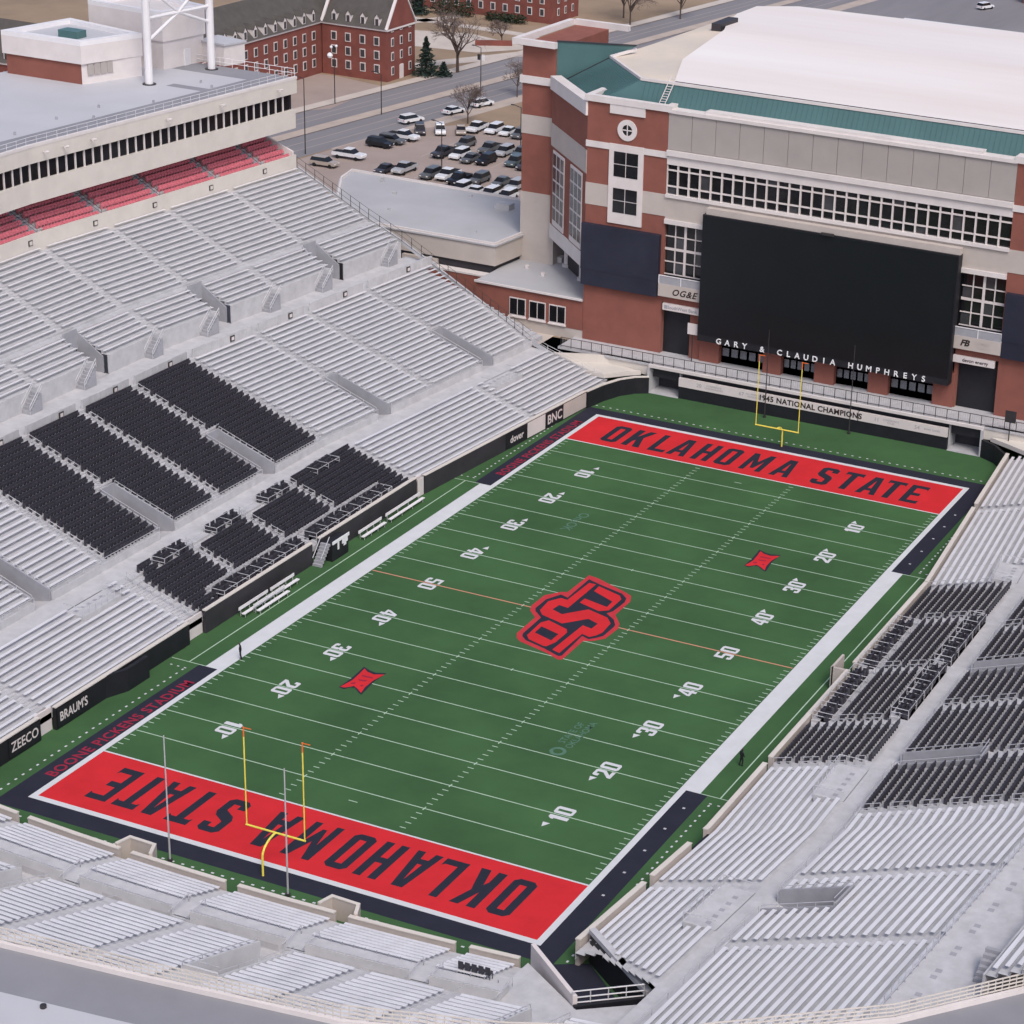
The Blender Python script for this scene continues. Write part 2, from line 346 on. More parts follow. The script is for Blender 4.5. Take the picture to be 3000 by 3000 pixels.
# field logo at mid field
RIM = [[(-3.47, 10.2), (-2.2, 9.92), (1.86, 8.14), (2.79, 7.6), (3.31, 6.34), (3.37, 2.59), (4.75, 0.77), (5.06, -0.34), (4.95, -3.01), (4.06, -4.13), (3.23, -4.59), (3.3, -9.35), (2.99, -9.61), (1.3, -8.82), (-2.3, -7.75), (-3.0, -7.16), (-3.49, -6.18), (-3.59, -2.04), (-4.88, -0.71), (-5.27, 0.4), (-5.3, 3.25), (-4.2, 4.83), (-3.52, 5.22)]]
BLK = [[(-3.0, 9.26), (-1.68, 8.71), (1.69, 7.66), (2.61, 6.82), (2.89, 5.82), (2.79, 3.3), (2.43, 2.44), (3.71, 1.48), (4.43, 0.4), (4.53, -0.27), (4.5, -2.55), (4.05, -3.34), (3.53, -3.98), (2.62, -3.59), (2.87, -8.64), (2.61, -8.87), (1.01, -8.19), (0.67, -8.04), (-1.88, -7.25), (-2.64, -6.6), (-2.91, -6.04), (-3.05, -1.74), (-4.28, -0.65), (-4.62, -0.0), (-4.65, 2.46), (-3.85, 4.3), (-2.87, 3.94)]]
SL = [[(-2.57, 8.41), (-1.74, 8.42), (-1.68, 1.68), (-2.8, 1.87), (-2.92, 0.58), (-1.53, 0.0), (0.35, 2.4), (2.94, 1.57), (3.87, 0.46), (4.09, -1.88), (3.81, -2.84), (3.36, -3.48), (2.4, -3.17), (2.39, -8.22), (1.42, -7.88), (1.56, -1.34), (2.69, -1.6), (2.74, -0.26), (1.38, 0.33), (-0.51, -1.98), (-3.26, -1.11), (-3.98, -0.21), (-4.23, 2.12), (-3.45, 3.52), (-2.63, 3.4)]]
UL = [[(-1.28, 8.14), (1.7, 7.08), (2.26, 6.33), (2.32, 3.22), (1.49, 2.53), (-1.19, 3.44), (-1.2, 4.62), (1.78, 3.85), (1.7, 5.34), (-1.18, 6.77)]]
OL = [[(-2.34, -6.17), (-2.52, -2.82), (-2.03, -1.96), (0.53, -2.95), (0.93, -3.63), (0.94, -6.22), (0.54, -7.5), (0.27, -7.56), (-1.75, -6.91)], [(-1.94, -5.23), (-2.03, -3.61), (0.33, -4.41), (0.34, -6.05)]]
XO = [[(-1.45, 2.62), (-0.55, 2.2), (0.18, 2.04), (1.2, 2.46), (1.08, 0.32), (1.3, -1.34), (1.47, -2.59), (1.08, -2.4), (0.16, -1.69), (-0.28, -1.79), (-0.63, -2.39), (-1.25, -2.26), (-1.2, -0.32), (-1.31, 1.36)]]
XI = [[(-1.19, 2.3), (-0.58, 1.83), (0.25, 1.62), (1.2, 2.11), (0.9, 0.46), (0.94, -1.06), (1.24, -2.31), (0.55, -1.75), (-0.09, -1.38), (-0.7, -2.09), (-1.17, -2.15), (-0.9, -0.49), (-1.01, 0.97)]]
XS = [[(-0.64, 1.0), (0.53, 1.05), (0.64, 0.77), (-0.57, 0.72)], [(-0.54, 0.05), (0.41, 0.22), (0.37, -0.07), (-0.23, -0.23)], [(-0.71, -1.01), (-0.46, -0.59), (-0.24, -0.99), (-0.57, -1.17)], [(0.31, -1.06), (0.48, -0.73), (0.67, -0.93), (0.6, -1.18)]]
#c (-11.5, -22.72)
for nm, data, z, m in (('logo_rim', RIM, Z3, 'paint_rim'), ('logo_ground', BLK, Z4, 'paint_black'), ('logo_letter', SL, Z5, 'paint_red'), ('logo_letter', UL, Z5, 'paint_red'), ('logo_letter', OL, Z5, 'paint_red')):
    place(nm, outline_mesh(nm, data, m), turf, (0, 0, z), (1, 0, 0), (0, 1, 0))
for cx, cy in ((-11.5, -22.75), (11.42, 23.1)):
    place('conference_logo', outline_mesh('cl', XO, 'paint_black'), turf, (cx, cy, Z3), (1, 0, 0), (0, 1, 0))
    place('conference_logo', outline_mesh('cl', XI, 'paint_red'), turf, (cx, cy, Z4), (1, 0, 0), (0, 1, 0))
    place('conference_logo', outline_mesh('cl', XS, 'paint_maroon'), turf, (cx, cy, Z5), (1, 0, 0), (0, 1, 0))
for y0, y1 in ((-51.6, -30.8), (31.0, 52.0)):
    me = text_mesh('BOONE PICKENS STADIUM', 1.0, 'paint_maroon', bold=0.022, space=1.12)
    xs = [v.co.x for v in me.vertices]; k = (y1-y0)/(max(xs)-min(xs)); x0 = min(xs); ys = [v.co.y for v in me.vertices]; hy = max(ys)-min(ys)
    for v in me.vertices: v.co.x = (v.co.x-x0)*k; v.co.y = (v.co.y-min(ys))/hy*1.15
    place('sideline_lettering', me, turf, (-25.2, y0, Z3), (0, 1, 0), (-1, 0, 0))
place('faint_lettering', text_mesh('STATE OF\nOKLAHOMA', 1.0, 'paint_faint', bold=0.012), turf, (11.6, -22.6, Z2), (0, 1, 0), (-1, 0, 0))
rg = MB(); N = 16
for i in range(N):
    a0, a1 = 2*math.pi*i/N, 2*math.pi*(i+1)/N
    rg.face(*[(11.6+q*math.cos(t), -26.4+q*math.sin(t), Z2) for q, t in ((0.45, a0), (0.8, a0), (0.8, a1), (0.45, a1))])
rg.build('faint_ring', 'paint_faint', turf)
place('faint_lettering', text_mesh('OneOK', 1.7, 'paint_faint', bold=0.012), turf, (-11.5, 22.7, Z2), (0, -1, 0), (1, 0, 0))

# ---------------------------------------------------------------- stands
def cl(t): return max(0, t-19)*0.087
def cr(t): return max(0, t-21.5)*0.087 + max(0, -t-36)*0.10
def cn(t): return 0.0019*t*t
PL = lambda s, t, z: (-s+cl(t), t, z)
PR = lambda s, t, z: (s-cr(t), t, z)
PLp = lambda s, t, z: PL(s+1.4, t+1.8, z-1.05)
PN = lambda s, t, z: (t, -s+cn(t), z)
def breaks(P, t0, t1):
    if P is PN:
        n = max(1, math.ceil((t1-t0)/5)); return [t0+(t1-t0)*i/n for i in range(n+1)]
    return [t0]+[k for k in ((19,) if P is PL else (17.2,) if P is PLp else (-36, 21.5)) if t0+.01 < k < t1-.01]+[t1]
def slab(b, P, s0, s1, t0, t1, z0, z1, z0b=None, z1b=None):   # box along t between s0..s1; optional other heights at s1
    z0b = z0 if z0b is None else z0b; z1b = z1 if z1b is None else z1b
    br = breaks(P, t0, t1)
    for p, q in zip(br[:-1], br[1:]):
        b.hexa([P(s0, p, z0), P(s1, p, z0b), P(s1, q, z0b), P(s0, q, z0), P(s0, p, z1), P(s1, p, z1b), P(s1, q, z1b), P(s0, q, z1)])
class Tier:
    def __init__(s, P, s0, d, z0, r, n): s.P, s.s0, s.d, s.z0, s.r, s.n = P, s0, d, z0, r, n
    def S(s, i): return s.s0+i*s.d
    def Z(s, i): return s.z0+i*s.r
    def deck(s, parent, t0, t1, r0=0, r1=None, m='deck'):
        b = MB(); r1 = s.n if r1 is None else r1; br = breaks(s.P, t0, t1)
        for i in range(r0, r1):
            for p, q in zip(br[:-1], br[1:]):
                zp = s.Z(i-1) if i else s.Z(0)-0.6
                b.face(s.P(s.S(i), p, zp), s.P(s.S(i), q, zp), s.P(s.S(i), q, s.Z(i)), s.P(s.S(i), p, s.Z(i)))
                b.face(s.P(s.S(i), p, s.Z(i)), s.P(s.S(i), q, s.Z(i)), s.P(s.S(i+1), q, s.Z(i)), s.P(s.S(i+1), p, s.Z(i)))
        return b.build('deck', m, parent)
    def steps(s, parent, t, w=1.1, r0=0, r1=None, m='deck_pale'):
        b = MB()
        for i in range(max(1, r0), s.n if r1 is None else r1):
            slab(b, s.P, s.S(i)-s.d*0.45, s.S(i)-0.004, t-w/2, t+w/2, s.Z(i-1)+0.004, s.Z(i-1)+s.r*0.5)
        return b.build('aisle_steps', m, parent, kind='stuff')
    def rails(s, parent, t, every=3, r0=0, r1=None, m='rail', r=0.035):
        b = MB(); i = r0; P = s.P; r1 = s.n if r1 is None else r1
        while i+1 < r1:
            j = min(i+every-1, r1-1); a = P(s.S(i)+.2, t, s.Z(i)); c = P(s.S(j)+.2, t, s.Z(j))
            for h in (0.5, 0.95): b.tube((a[0], a[1], a[2]+h), (c[0], c[1], c[2]+h), r, 5)
            for q in (a, c): b.tube(q, (q[0], q[1], q[2]+0.95), r, 5)
            i = j+1
        return b.build('handrail', m, parent)
benches = {}
def bench_rows(tier, parent, t0, t1, r0=0, r1=None, end=None, skip=()):
    for i in range(r0, tier.n if r1 is None else r1):
        if i in skip: continue
        e = t1 if end is None else end(tier.S(i))
        b = MB(); s = tier.S(i); z = tier.Z(i)
        slab(b, tier.P, s+0.34*tier.d, s+0.74*tier.d, t0, e, z+0.40, z+0.45)
        benches.setdefault(parent.name, []).append((b, parent))
def flush_benches(parent, limit=300):
    L_ = benches[parent.name]
    def dist(e): p = e[0].v[0]; q = e[0].v[-1]; c = ((p[0]+q[0])/2, (p[1]+q[1])/2, p[2]); return (Vector(c)-cam.matrix_world.translation).length
    L_.sort(key=dist); rest = MB()
    for k, (b, p) in enumerate(L_):
        if k < limit: b.build('bench', 'bench', p)
        else:
            o = len(rest.v); rest.v += b.v; rest.f += [tuple(i+o for i in f) for f in b.f]
    if rest.v: rest.build('benches', 'bench', parent, kind='stuff')
def chair_mb(b, P, s, t, z, w=0.5, front=-1):
    # tip-up chair: tilted backrest, folded seat, arm
    slab(b, P, s+0.27, s+0.37, t-w/2+.01, t+w/2-.01, z+0.34, z+0.82)
    slab(b, P, s+0.10, s+0.24, t-w/2+.03, t+w/2-.03, z+0.30, z+0.60)
    slab(b, P, s+0.05, s+0.36, t-w/2-.03, t-w/2+.008, z+0.02, z+0.60)
def chair_rows(tier, parent, t0, t1, r0=0, r1=None, m='chair_black', name='chair_row', pitch=0.54):
    for i in range(r0, tier.n if r1 is None else r1):
        b = MB(); n = int((t1-t0)/pitch); o = (t1-t0-n*pitch)/2
        for k in range(n): chair_mb(b, tier.P, tier.S(i)+0.18, t0+o+(k+.5)*pitch, tier.Z(i), pitch-0.04)
        b.build(name, m, parent)
def vomitory(P, parent, t, s0, zf, tier, nr, w=1.3, wm='vom'):
    # stair pit cut into a tier: two sloping cheek walls, back wall with a dark doorway, floor
    o = tier; f = MB(); slab(f, P, s0-0.1, o.S(nr), t-w, t+w, zf-0.05, zf, zf-1.65, zf-1.6)
    fl = f.build('vomitory', 'deck_pale', parent)
    for sg in (-1, 1):
        b = MB(); slab(b, P, s0+0.25, o.S(nr)+.1, t+sg*w-0.1, t+sg*w+0.1, zf-1.7, o.Z(0)+0.35, zf-1.7, o.Z(nr)+0.35); b.build('cheek_wall', wm, fl)
    b = MB(); slab(b, P, o.S(nr)-0.05, o.S(nr)+0.12, t-w+.1, t+w-.1, zf+0.9, o.Z(nr)+0.5); b.build('lintel_wall', wm, fl)
    b = MB(); slab(b, P, o.S(nr)+0.6, o.S(nr)+0.7, t-w, t+w, zf-2, zf+0.9); b.build('doorway', 'wall_black', fl)
    b = MB()
    for sg in (-1, 1):
        a, c = P(s0+.3, t+sg*w, o.Z(0)+0.35), P(o.S(nr), t+sg*w, o.Z(nr)+0.35)
        b.tube((a[0], a[1], a[2]+.35), (c[0], c[1], c[2]+.35), .035, 5)
        for k in range(5):
            q = Vector(a).lerp(Vector(c), k/4); b.tube(q, (q.x, q.y, q.z+.35), .03, 5)
    a, c = P(o.S(nr), t-w, o.Z(nr)+1.0), P(o.S(nr), t+w, o.Z(nr)+1.0); b.tube(a, c, .04, 5)
    b.build('guard_rail', 'rail', fl)
def front_wall(P, parent, s, t0, t1, z1, m='wall_dark', cap='cream', t_=0.35, name='front_wall', z0=0.0):
    b = MB(); slab(b, P, s, s+t_, t0, t1, z0, z1); o = b.build(name, m, parent)
    if cap: c = MB(); slab(c, P, s-.05, s+t_+.06, t0, t1, z1+0.002, z1+0.10); c.build('coping', cap, o)
    return o
def loge(P, parent, t0, t1, s0, s1, z, n, m='chair_black', back=True):
    # row of private boxes: rails between groups of loose armchairs
    rl_ = MB(); ch = MB(); w = (t1-t0)/n
    for i in range(n+1):
        t = t0+i*w; a, c = P(s0, t, z), P(s1, t, z)
        for h in (0.5, 0.95): rl_.tube((a[0], a[1], z+h), (c[0], c[1], z+h), 0.04, 5)
        for q in (a, c): rl_.tube(q, (q[0], q[1], z+0.95), 0.04, 5)
    for sx in ((s0, s1) if back else (s0,)):
        br = breaks(P, t0, t1)
        for p, q in zip(br[:-1], br[1:]): rl_.tube(P(sx, p, z+0.95), P(sx, q, z+0.95), 0.035, 5)
    f = MB(); slab(f, P, s0-.1, s1+.1, t0-.1, t1+.1, z-0.3, z); fo = f.build('loge_floor', 'deck_pale', parent)
    rl_.build('box_rail', 'rail', fo)
    for i in range(n):
        for k in range(5):
            t = t0+(i+(k+.75)/5.5)*w; s = s0+(0.3 if k % 2 else 1.0)+random.uniform(-.12, .12)
            slab(ch, P, s, s+.55, t-.3, t+.3, z+.25, z+.5); slab(ch, P, s+.5, s+.62, t-.3, t+.3, z+.25, z+1.0)
            for q in (-.34, .27): slab(ch, P, s+.03, s+.55, t+q, t+q+.07, z+.1, z+.68)
    ch.build('armchairs', m, fo, kind='stuff')
def patio(P, parent, t0, t1, s0, s1, z, m='deck_pale'):
    b = MB(); slab(b, P, s0, s1, t0, t1, z-1.0, z); o = b.build('viewing_platform', m, parent)
    r_ = MB()
    for t in (t0, t1): r_.tube(P(s0, t, z+.9), P(s1, t, z+.9), .04, 5)
    br = breaks(P, t0, t1)
    for p, q in zip(br[:-1], br[1:]): r_.tube(P(s0, p, z+.9), P(s0, q, z+.9), .04, 5)
    n = 6
    for i in range(n+1):
        q = P(s0, t0+(t1-t0)*i/n, z); r_.tube(q, (q[0], q[1], z+.9), .035, 5)
    r_.build('platform_rail', 'rail', o)
    bx = MB()
    for i in range(n-1):
        t = t0+(t1-t0)*(i+.75)/n; q = P(s0+(s1-s0)*.62, t, z+.006); bx.face(*[(q[0]+x, q[1]+y, q[2]) for x, y in ((-.22, -.22), (.22, -.22), (.22, .22), (-.22, .22))])
    bx.build('space_marks', 'vom', o, kind='stuff')

# ======== left grandstand
ls = empty('grandstand', (-30, 0, 0), 'large left grandstand of silver benches and black chairs below the press box', 'grandstand')
T1 = Tier(PL, 31.0, 0.80, 1.75, 0.25, 11)
T2 = Tier(PL, 42.65, 0.815, 5.15, 0.295, 22)
T3a = Tier(PL, 65.6, 0.82, 14.0, 0.40, 5)
T3b = Tier(PL, 70.7, 0.81, 16.3, 0.40, 14)
front_wall(PL, ls, 30.5, -44.6, -24.1, 2.25, 'wall_black'); front_wall(PL, ls, 30.5, -62, -46.8, 2.25, 'wall_black')
front_wall(PL, ls, 30.55, -21.3, -1.9, 2.45, 'wall_dark'); front_wall(PL, ls, 30.55, -0.4, 19.8, 2.45, 'wall_dark')
front_wall(PL, ls, 30.5, 21.4, 56.8, 2.25, 'wall_dark'); 
b = MB(); slab(b, PL, 31.0, 31.2, -24.1, -21.3, 0, 2.3); slab(b, PL, 31.0, 31.2, -46.8, -44.6, 0, 2.3); slab(b, PL, 31.0, 31.2, 19.8, 21.4, 0, 2.3); b.build('gate_recess', 'sign_white', ls)
bw = MB(); bw.wall([(-29.6, -31.9), (-29.6, -35.2), (-30.6, -37.6)], 0, 2.3, -0.4); bw.build('wall_bay', 'wall_black', ls)
# far curved end of the field wall
bw = MB(); pts = [(-27.0, 56.8), (-26.4, 60.2), (-25.4, 63.2), (-24.1, 65.0), (-22.6, 66.0)]; bw.wall(pts, 0, 2.2, 0.4); cw = bw.build('curved_wall', 'wall_black', ls)
bw = MB(); bw.wall(pts, 2.2, 2.32, 0.45); bw.build('coping', 'cream', cw)
for t0, t1, r0, r1 in ((-62, -46.0, 0, 11), (-44.8, -31.4, 0, 11), (-31.4, -24.9, 0, 8), (-24.9, -23.6, 0, 11), (20.9, 45.0, 0, 11), (46.2, 47.2, 0, 11), (47.2, 53.5, 0, 8), (53.5, 62.3, 0, 11)):
    bench_rows(T1, ls, t0+.05, t1-.05 if t1 not in (-31.4, 47.2) else t1, r0, r1)
for t0, t1 in ((-62, -46.0), (-46.0, -44.8), (-44.8, -23.6), (-23.6, -21.4), (-21.4, 19.8), (19.8, 20.9), (20.9, 45.0), (45.0, 46.2), (46.2, 62.6)): T1.deck(ls, t0, t1)
for t in (-45.4, -22.6, 20.3, 45.6): T1.steps(ls, t, 1.0)
patio(PL, ls, -31.2, -25.4, 37.6, 39.9, 4.3); patio(PL, ls, 47.4, 53.3, 37.6, 39.9, 4.3)
CH1 = [(-21.2, -12.8), (-11.7, -3.2), (-2.1, 6.6), (7.7, 19.6)]
for t0, t1 in CH1: chair_rows(T1, ls, t0, t1, 3, 11 if t0 == 7.7 else 9)
chair_rows(T1, ls, -21.2, -17.6, 0, 3); chair_rows(T1, ls, 15.6, 19.6, 0, 3)
for t0, t1 in ((-20.4, -17.8),): chair_rows(T1, ls, t0, t1, 9, 11)
for t in (-12.25, -2.65, 7.15): T1.rails(ls, t, 3, 3); T1.steps(ls, t, 0.9)
loge(PL, ls, -17.3, -1.9, 31.05, 33.2, 2.0, 7); loge(PL, ls, -0.3, 15.3, 31.05, 33.2, 2.0, 7)
for t0, t1 in ((-17.5, -12.6), (-8.4, -3.1), (1.2, 6.5), (11.0, 15.5)): loge(PL, ls, t0, t1, 38.1, 39.7, 4.1, 2)
T1.rails(ls, -22.3, 3)
bb = MB(); slab(bb, PL, 39.8, 42.6, -62, 63.5, 3.9, 4.3); bb.build('cross_aisle', 'deck_pale', ls)
VOM2 = (-31.0, -10.9, 8.0, 31.0, 53.2); AIS2 = (-50, -40.6, -21.4, -1.5, 19.0, 41.1)
ed = sorted([(t-1.35, t+1.35, 1) for t in VOM2]+[(t-.62, t+.62, 0) for t in AIS2])
cur = -62.0
E2 = lambda s: 62.6+(s-42.6)*0.27
secs2 = []
for lo, hi, v in ed+[(None, None, 0)]:
    t1 = lo if lo is not None else 62.5
    secs2.append((cur, t1)); 
    if lo is not None: cur = hi
for t0, t1 in secs2:
    last = t1 == 62.5
    T2.deck(ls, t0-.55, t1+(.55 if not last else 4.9)) if False else None
    black = t0 > -21.6 and t1 < 19.2
    if black:
        chair_rows(T2, ls, t0, t1, 0, 10); 
        # upper rows close up around the doorway
        a0 = t0-(0.75 if any(abs(t0-(v+1.35)) < .01 for v in VOM2) else 0); a1 = t1+(0.75 if any(abs(t1-(v-1.35)) < .01 for v in VOM2) else 0)
        chair_rows(T2, ls, a0, a1, 10)
    else:
        bench_rows(T2, ls, t0, t1, 0, 10, E2 if last else None)
        a0 = t0-(0.75 if any(abs(t0-(v+1.35)) < .01 for v in VOM2) else 0); a1 = t1+(0.75 if any(abs(t1-(v-1.35)) < .01 for v in VOM2) else 0)
        bench_rows(T2, ls, a0, a1, 10, None, E2 if last else None)
cur = -62.0
for v in VOM2+(None,):
    t1 = v-1.35 if v is not None else 66.3
    T2.deck(ls, cur, t1)
    if v is not None:
        T2.deck(ls, v-1.35, v+1.35, 9); vomitory(PL, ls, v, 42.45, 4.3, T2, 9); T2.steps(ls, v, 1.1, 10); cur = v+1.35
        T2.rails(ls, v, 3, 10)
cur = -62.0
for v in VOM2+(None,):
    t1 = v-1.35 if v is not None else 63.4
    front_wall(PL, ls, 42.45, cur, t1, 5.15, 'deck_pale', None, 0.18, 'tier_wall', 4.3)
    r_ = MB(); n = max(2, int((t1-cur)/2.2))
    for i in range(n+1):
        q = PL(42.5, cur+(t1-cur)*i/n, 5.15); r_.tube(q, (q[0], q[1], 5.7), .03, 5)
    br = breaks(PL, cur, t1)
    for p, q in zip(br[:-1], br[1:]): r_.tube(PL(42.5, p, 5.7), PL(42.5, q, 5.7), .035, 5)
    r_.build('tier_rail', 'rail', ls)
    if v is not None: cur = v+1.35
for t in AIS2: T2.steps(ls, t, 1.1); T2.rails(ls, t, 3)
# upper walkway and its parapet
bb = MB(); slab(bb, PL, 60.5, 65.45, -62, 69, 11.2, 11.75); bb.build('upper_walkway', 'deck_pale', ls)
PG = (-50, -40.6, -31.0, -21.4, -10.9, -1.5, 8.0, 19.0, 31.0, 41.1, 53.2)
cur = -62
for t in PG+(68.6,):
    b = MB(); slab(b, PL, 60.65, 60.85, cur, t-.6, 11.4, 12.85); pw = b.build('parapet', 'deck_pale', ls)
    r_ = MB(); n = int((t-cur)/1.1)
    for i in range(n+1):
        q = PL(60.62, cur+(t-.6-cur)*i/max(1, n), 11.5); r_.tube(q, (q[0], q[1], 12.85), .03, 4)
    r_.build('parapet_posts', 'rail', pw, kind='stuff')
    c = (cur+t-.6)/2+1.6
    if cur > -30:
        q = MB(); slab(q, PL, 60.52, 60.6, c-.38, c+.38, 11.95, 12.65); qq = q.build('section_sign', 'steel_dark', ls)
        q = MB(); slab(q, PL, 60.47, 60.525, c-.22, c+.22, 12.1, 12.5); q.build('sign_face', 'sign_white', qq)
    cur = t+.6
VOM3 = (-13.2, 8.8, 31.4, 54.0); AIS3 = (-24, -2.2, 19.8, 41.8); T3E = lambda s: 66.0
bb = MB(); slab(bb, PL, 69.7, 70.75, -34, 68.0, 15.6, 16.05); bb.build('mid_walkway', 'deck', ls)
cur = -34.0; E3 = sorted([(v-1.35, v+1.35) for v in VOM3]+[(t-.6, t+.6) for t in AIS3])
for lo, hi in E3+[(67.8, 67.8)]:
    bench_rows(T3a, ls, cur, lo); cur = hi
cur = -34.0
for lo, hi in sorted([(t-.6, t+.6) for t in AIS3+VOM3])+[(67.8, 67.8)]:
    bench_rows(T3b, ls, cur, lo); cur = hi
T3b.deck(ls, -34, 68.0)
cur = -34.0
for v in VOM3+(None,):
    t1 = v-1.35 if v is not None else 68.0
    T3a.deck(ls, cur, t1)
    front_wall(PL, ls, 65.45, cur, t1, 14.0, 'deck_pale', None, 0.15, 'tier_wall', 11.75)
    if v is not None:
        o = T3a; cur = v+1.35
        for sg in (-1, 1):
            b = MB(); slab(b, PL, 66.2, 69.8, v+sg*1.35-.1, v+sg*1.35+.1, 11.75, 13.7, 11.75, 16.2); b.build('cheek_wall', 'vom', ls)
        b = MB(); slab(b, PL, 69.6, 69.75, v-1.25, v+1.25, 14.2, 16.5); b.build('lintel_wall', 'vom', ls)
        b = MB(); slab(b, PL, 69.8, 69.9, v-1.25, v+1.25, 11.75, 14.3); b.build('doorway', 'wall_black', ls)
        b = MB(); slab(b, PL, 65.4, 69.7, v-1.25, v+1.25, 11.4, 11.75); b.build('doorway_floor', 'deck_pale', ls)
for t in AIS3+VOM3: T3b.steps(ls, t, 1.0)
for t in AIS3: T3a.steps(ls, t, 1.0)
# short stairs down from the upper tier to the walkway, turned sideways
for t in (-3.2, 6.2, 18.8, 28.8, 40.6, 51.2, 65.4):
    b = MB(); rl_ = MB()
    for k in range(6):
        slab(b, PL, 64.2, 65.4, t-2.0+k*0.33, t-2.0+(k+1)*0.33, 11.75, 12.1+k*0.33)
    st = b.build('walkway_stair', 'vom', ls)
    for s in (64.2, 65.4):
        a, c = PL(s, t-2.1, 12.8), PL(s, t+.1, 14.95); rl_.tube(a, c, .05, 5); rl_.tube((a[0], a[1], a[2]-.45), (c[0], c[1], c[2]-.45), .04, 5)
        for q in (a, c): rl_.tube((q[0], q[1], q[2]-1.0), q, .04, 5)
    rl_.build('stair_rail', 'rail', st)
flush_benches(ls)
# mesh fence along the far end of the tiers
fn = empty('end_fence', (-60, 66.5, 13), 'dark wire fence stepping down the far end of the left grandstand', 'fence')
fp = [(82.0, 68.3, 21.9), (70.7, 68.3, 16.3), (65.5, 68.3, 14.0), (60.7, 67.9, 11.75), (51.5, 65.9, 8.2), (42.6, 63.4, 5.1), (39.8, 62.9, 4.3), (31.2, 62.9, 1.8)]
for (s0, t0, z0), (s1, t1, z1) in zip(fp[:-1], fp[1:]):
    a, c = Vector(PL(s0, t0, z0)), Vector(PL(s1, t1, z1)); n = max(1, int((c-a).length/1.5))
    dark = s0 > 45; hh = 1.5 if dark else 0.9
    b = MB()
    for h in ((0.1, hh*.5, hh) if dark else (0.5, 0.9)): b.tube(a+Vector((0, 0, h)), c+Vector((0, 0, h)), 0.028, 4)
    b.build('fence_rail', 'steel_dark' if dark else 'rail', fn)
    for i in range(n):
        q = a.lerp(c, i/n); b = MB(); b.tube(q, q+Vector((0, 0, hh)), 0.04, 5); b.build('post', 'steel_dark' if dark else 'rail', fn)
    kb = MB(); kb.bar(a+Vector((0, .15, -.1)), c+Vector((0, .15, -.1)), 0.3, 0.5); kb.build('kerb', 'deck', fn)
# advertising panels on the field wall
def ad(txt, x, y0, y1, z, size, m='sign_white', bold=.02, shear=0, bgm=None, h=1.8, zc=1.15, lab=''):
    o = empty('wall_advert', (x, (y0+y1)/2, z), lab, 'sign')
    box('panel', bgm or 'wall_black', o, x-.03, x+.03, y0, y1, zc-h/2, zc+h/2)
    if txt:
        me = text_mesh(txt, size, m, bold=bold, shear=shear); xs = [v.co.x for v in me.vertices]; wd = max(xs)-min(xs); k = min(1.6, (y1-y0)*.86/wd)
        for v in me.vertices: v.co.x *= k
        place('lettering', me, o, (x+.034, (y0+y1)/2, zc), (0, 1, 0), (0, 0, 1))
    return o
ad('ZEECO', -30.42, -51.2, -46.9, 0, 1.35, lab='black wall advert lettered ZEECO below the left benches')
ad("BRAUM'S", -30.42, -44.5, -39.9, 0, 1.3, bold=.03, lab="black wall advert lettered BRAUM'S below the left benches")
def xl(y): return -30.5+cl(y)+.06
for txt, y0, y1, size, m, bgm, lab in (('dover', 38.2, 42.9, 1.25, 'sign_white', 'wall_black', 'black wall advert lettered dover under the far left benches'),
        ('', 43.0, 47.0, 1, 'sign_white', 'sign_white', 'pale blank advert panel between the dover panel and the BNC panel'),
        ('BNC', 47.2, 51.2, 1.7, 'sign_white', 'wall_black', 'black wall advert with tall white block letters'),
        ('', 51.3, 56.7, 1, 'sign_white', 'tan', 'brownish advert panel at the far end of the left field wall')):
    ym = (y0+y1)/2; o = ad(txt, xl(ym), -0.01, 0.01, 0, size, m, .03, lab=lab) if False else None
    o = empty('wall_advert', (xl(ym), ym, 0), lab, 'sign')
    b = MB(); b.hexa([(xl(y0)-.02, y0, .2), (xl(y0)+.03, y0, .2), (xl(y1)+.03, y1, .2), (xl(y1)-.02, y1, .2), (xl(y0)-.02, y0, 2.15), (xl(y0)+.03, y0, 2.15), (xl(y1)+.03, y1, 2.15), (xl(y1)-.02, y1, 2.15)])
    b.build('panel', bgm, o)
    if txt: place('lettering', text_mesh(txt, size, m, bold=.03), o, (xl(ym)+.05, ym, 1.1), (.087, 1, 0), (0, 0, 1))
ad('', -30.4, 19.9, 21.2, 0, 1, bgm='sign_white', h=2.2, zc=1.15, lab='white notice panel beside the gate at the end of the black chairs')
# ======== press box above the left grandstand
pb = empty('press_box', (-85, 30, 23), 'long cream press box with a strip of dark windows and red club seats', 'press box')
Y0, Y1 = -34.0, 66.4
b = MB(); slab(b, PLp, 80.6, 80.9, Y0, Y1, 21.8, 24.75); b.build('club_wall', 'cream', pb)
for t in (-12, 5.2, 16.1, 27.2, 37.9, 48.7, 59.6):
    q = MB(); slab(q, PLp, 80.50, 80.6, t-.36, t+.36, 23.5, 24.15); qq = q.build('section_sign', 'steel_dark', pb)
    q = MB(); slab(q, PLp, 80.46, 80.505, t-.24, t+.24, 23.6, 24.05); q.build('sign_face', 'cream', qq)
TC = Tier(PLp, 81.0, 0.93, 24.1, 0.48, 6)
TC.deck(pb, Y0, Y1, m='deck')
cur = Y0
for t in (-14, -3.2, 7.6, 18.6, 29.6, 40.2, 51.0, 61.2):
    if t > 60: t = 60.2
    chair_rows(TC, pb, cur, t-.55, 0, None, 'seat_red', 'red_seat_row', 0.56)
    TC.steps(pb, t, 1.0, m='vom'); TC.rails(pb, t-.5, 6, m='steel_dark', r=0.025); cur = t+.55
chair_rows(TC, pb, cur, Y1-.3, 0, None, 'seat_red', 'red_seat_row', 0.56)
